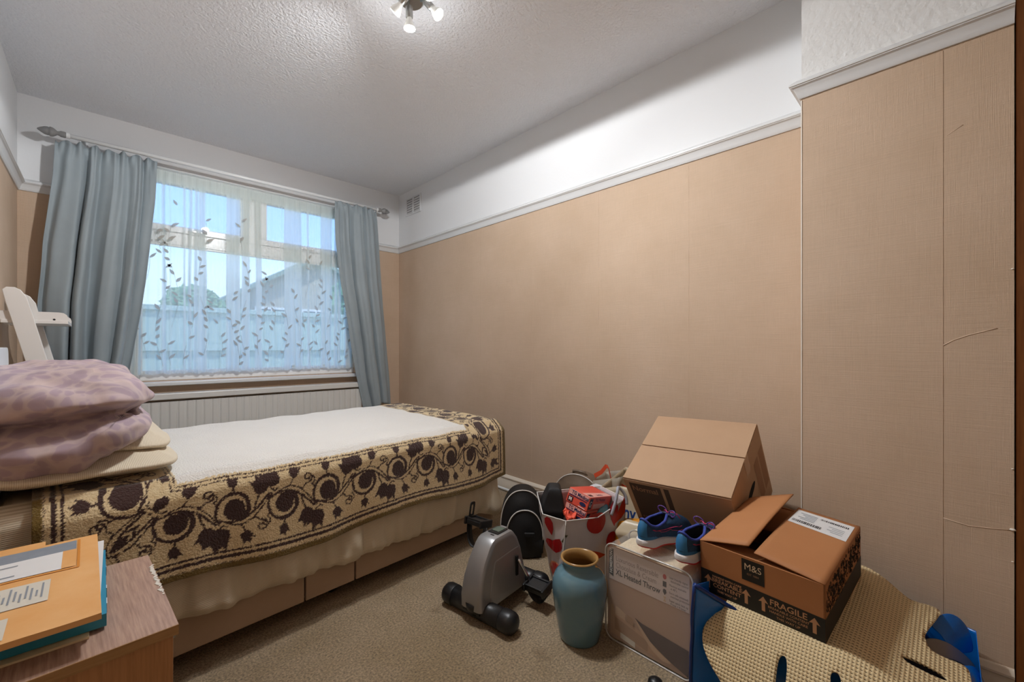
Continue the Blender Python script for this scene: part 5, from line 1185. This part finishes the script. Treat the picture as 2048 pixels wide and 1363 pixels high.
# ---- blue bag under the mat
M['bluebag'] = mat('glossy_blue_bag', '#1272cc', .25, var=(5, '#0d63b8', .3, .7), bump=(14, .3, .008)); M['bluedark'] = mat('dark_blue_binding', '#0a2f70', .4); M['grey_lining'] = mat('grey_bag_lining', '#8a867f', .35); M['darkstuff'] = mat('dark_bag_contents', '#14151a', .8)
BB = [(1.235, .530, .001), (1.275, .47, .001), (1.31, .10, .001), (1.33, -.055, .001), (1.60, -.055, .001), (1.815, -.05, .001), (1.82, .30, .001), (1.80, .505, .001), (1.50, .522, .001)]
BT = [(1.203, .507, .331), (1.292, .455, .262), (1.318, .10, .175), (1.36, -.045, .14), (1.58, -.05, .155), (1.80, -.045, .19), (1.815, .25, .235), (1.80, .500, .23), (1.48, .515, .25)]
bb, bpt, bn = soft_bag('storage_bag', BB, BT, M['bluebag'], 'glossy blue storage bag under the cream mat', 'bag', (1.5, .25, 0), 8, 16, .004, 5, .004)
rimp = [bpt(i, 1.0) for i in range(0, bn)]; g = G(); g.tube(rimp[:10], .006, 8); g.out('rim_binding', M['bluedark'], bb, True)
g = G(); g.tube([bpt(0, v/12) for v in range(13)], .005, 8); g.out('edge_binding', M['bluedark'], bb, True)
ob_ = Vector((1.5, .25, 0))
def sheet3(name, rows, m, parent, org, th=.002, s=1):
    """loft through rows of world points"""
    n = len(rows[0]); V = [Vector(p)-org for r_ in rows for p in r_]; o = obj(name, V, [(j*n+i, j*n+i+1, (j+1)*n+i+1, (j+1)*n+i) for j in range(len(rows)-1) for i in range(n-1)], m, parent, True); solid(o, th, 0)
    if s: sub(o, 2)
    return o
sheet3('bag_flap', [[(1.70, .055, .205), (1.735, .03, .235), (1.775, .0, .235)], [(1.70, .025, .195), (1.745, .0, .215), (1.79, -.03, .205)], [(1.69, .01, .165), (1.735, -.012, .175), (1.775, -.04, .160)], [(1.69, .0, .15), (1.73, -.02, .15), (1.765, -.04, .14)]], M['bluebag'], bb, ob_)
sheet3('bag_lining', [[(1.60, .07, .205), (1.65, .04, .205), (1.70, .01, .180), (1.73, -.02, .150), (1.74, -.045, .12)], [(1.59, .05, .17), (1.63, .02, .165), (1.67, -.01, .15), (1.70, -.03, .125), (1.71, -.047, .105)]], M['grey_lining'], bb, ob_)
sheet3('bag_front_fold', [[(1.56, .01, .190), (1.62, -.02, .172), (1.68, -.035, .150), (1.72, -.047, .125)], [(1.545, -.025, .186), (1.60, -.045, .165), (1.66, -.055, .135), (1.70, -.06, .10)], [(1.55, -.05, .13), (1.60, -.06, .11), (1.66, -.064, .08), (1.70, -.066, .06)]], M['bluebag'], bb, ob_)
g = G(); g.grid(lambda u, v: Vector((1.34+.44*u, -.03+.50*v, .17+.04*v*u-.06*(1-v)))-ob_, 8, 8); g.out('contents', M['darkstuff'], bb, True)
# ---- cream perforated mat draped over the bag
def hz(x, y):
    z = .252+.09*(min(x, 1.7)-1.3)-.09*smooth01((.21-y)/.30)
    if x < 1.3: z = z-.4*(1.3-x)-7*(1.3-x)**2
    return z
MO = [(1.333, .488), (1.335, .463), (1.300, .457), (1.281, .461), (1.263, .480), (1.243, .492), (1.230, .494), (1.216, .487), (1.205, .473), (1.196, .455), (1.188, .433), (1.171, .384), (1.168, .28), (1.175, .16), (1.215, .06), (1.30, -.01), (1.382, -.025), (1.46, -.030), (1.514, -.028), (1.544, -.022), (1.542, -.004), (1.525, .027), (1.527, .045), (1.559, .054), (1.600, .049), (1.649, .040), (1.709, .030), (1.740, .028), (1.748, .040), (1.73, .06), (1.71, .075), (1.70, .10), (1.745, .16), (1.765, .22), (1.75, .32), (1.66, .45), (1.50, .500), (1.40, .502)]
def spline_closed(P, k=5):
    out = []; n = len(P)
    for i in range(n):
        p0, p1, p2, p3 = (Vector(P[(i+d) % n]) for d in (-1, 0, 1, 2))
        for j in range(k):
            t = j/k; out.append(tuple(.5*((2*p1)+(p2-p0)*t+(2*p0-5*p1+4*p2-p3)*t*t+(3*p1-p0-3*p2+p3)*t**3)))
    return out
def slot_hole(cx, cy, ln, wd, ang):
    P = []
    for k in range(20):
        a = 2*PI*k/20; x, y = ln/2*math.copysign(abs(math.cos(a))**.7, math.cos(a)), wd/2*math.copysign(abs(math.sin(a))**.8, math.sin(a)); P.append((cx+x*math.cos(ang)-y*math.sin(ang), cy+x*math.sin(ang)+y*math.cos(ang)))
    return P
HO = [slot_hole(1.218, .298, .062, .022, .05), slot_hole(1.245, .192, .03, .020, .3), slot_hole(1.432, .050, .085, .022, -1.1)]
V2, F2 = fill2d([spline_closed(MO, 4)], HO, step=.011)
mto = Vector((1.45, .25, .0)); mm = obj('perforated_mat', [Vector((x, y, hz(x, y)+.006+.002*nz(x*9, y*9)))-mto for x, y in V2], F2, None, None, True, mto); solid(mm, .005, 1)
def mat_mat():
    m = mat('cream_perforated_foam', '#cdb283', .75); tc = N(m, 'ShaderNodeTexCoord'); sp = N(m, 'ShaderNodeSeparateXYZ'); LK(m, tc.outputs['Object'], sp.inputs[0])
    def tri(sock, freq):
        a = N(m, 'ShaderNodeMath', operation='MULTIPLY'); a.inputs[1].default_value = freq; LK(m, sock, a.inputs[0]); b = N(m, 'ShaderNodeMath', operation='PINGPONG'); b.inputs[1].default_value = 1; LK(m, a.outputs[0], b.inputs[0]); return b.outputs[0]
    # follow the drape: distance along the surface in x needs the height as well
    xz = N(m, 'ShaderNodeMath', operation='MULTIPLY_ADD'); xz.inputs[1].default_value = 1.0; LK(m, sp.outputs[0], xz.inputs[0]); LK(m, sp.outputs[2], xz.inputs[2])
    tx_, ty_ = tri(xz.outputs[0], 170), tri(sp.outputs[1], 250)
    gx, gy = (N(m, 'ShaderNodeMath', operation='GREATER_THAN') for _ in range(2)); gx.inputs[1].default_value = .80; gy.inputs[1].default_value = .42; LK(m, tx_, gx.inputs[0]); LK(m, ty_, gy.inputs[0])
    an = N(m, 'ShaderNodeMath', operation='MULTIPLY'); LK(m, gx.outputs[0], an.inputs[0]); LK(m, gy.outputs[0], an.inputs[1])
    mx = N(m, 'ShaderNodeMix', data_type='RGBA'); LK(m, an.outputs[0], mx.inputs[0]); mx.inputs[6].default_value = (*lin('#dcc598'), 1); mx.inputs[7].default_value = (*lin('#3b2a16'), 1); LK(m, mx.outputs[2], PB(m).inputs['Base Color'])
    hh = N(m, 'ShaderNodeMath', operation='ADD'); LK(m, tx_, hh.inputs[0]); LK(m, ty_, hh.inputs[1]); b = N(m, 'ShaderNodeBump'); b.invert = True; b.inputs['Strength'].default_value = .5; b.inputs['Distance'].default_value = .003; LK(m, hh.outputs[0], b.inputs['Height']); LK(m, b.outputs[0], PB(m).inputs['Normal'])
    return m
M['foam'] = mat_mat(); mm.data.materials.append(M['foam']); tag(mm, 'cream perforated foam mat draped over the blue bag', 'mat')
# ---- small black cap on the carpet at the picture's lower edge
c = G().lathe([(.0005, 0), (.020, 0), (.022, .006), (.020, .016), (.012, .022), (.0005, .024)], 24).out('cable_puck', M['blackpl'], None, True, loc=(1.178, .612, 0)); tag(c, 'small round black plastic puck on the carpet in front of the heated throw', 'puck')
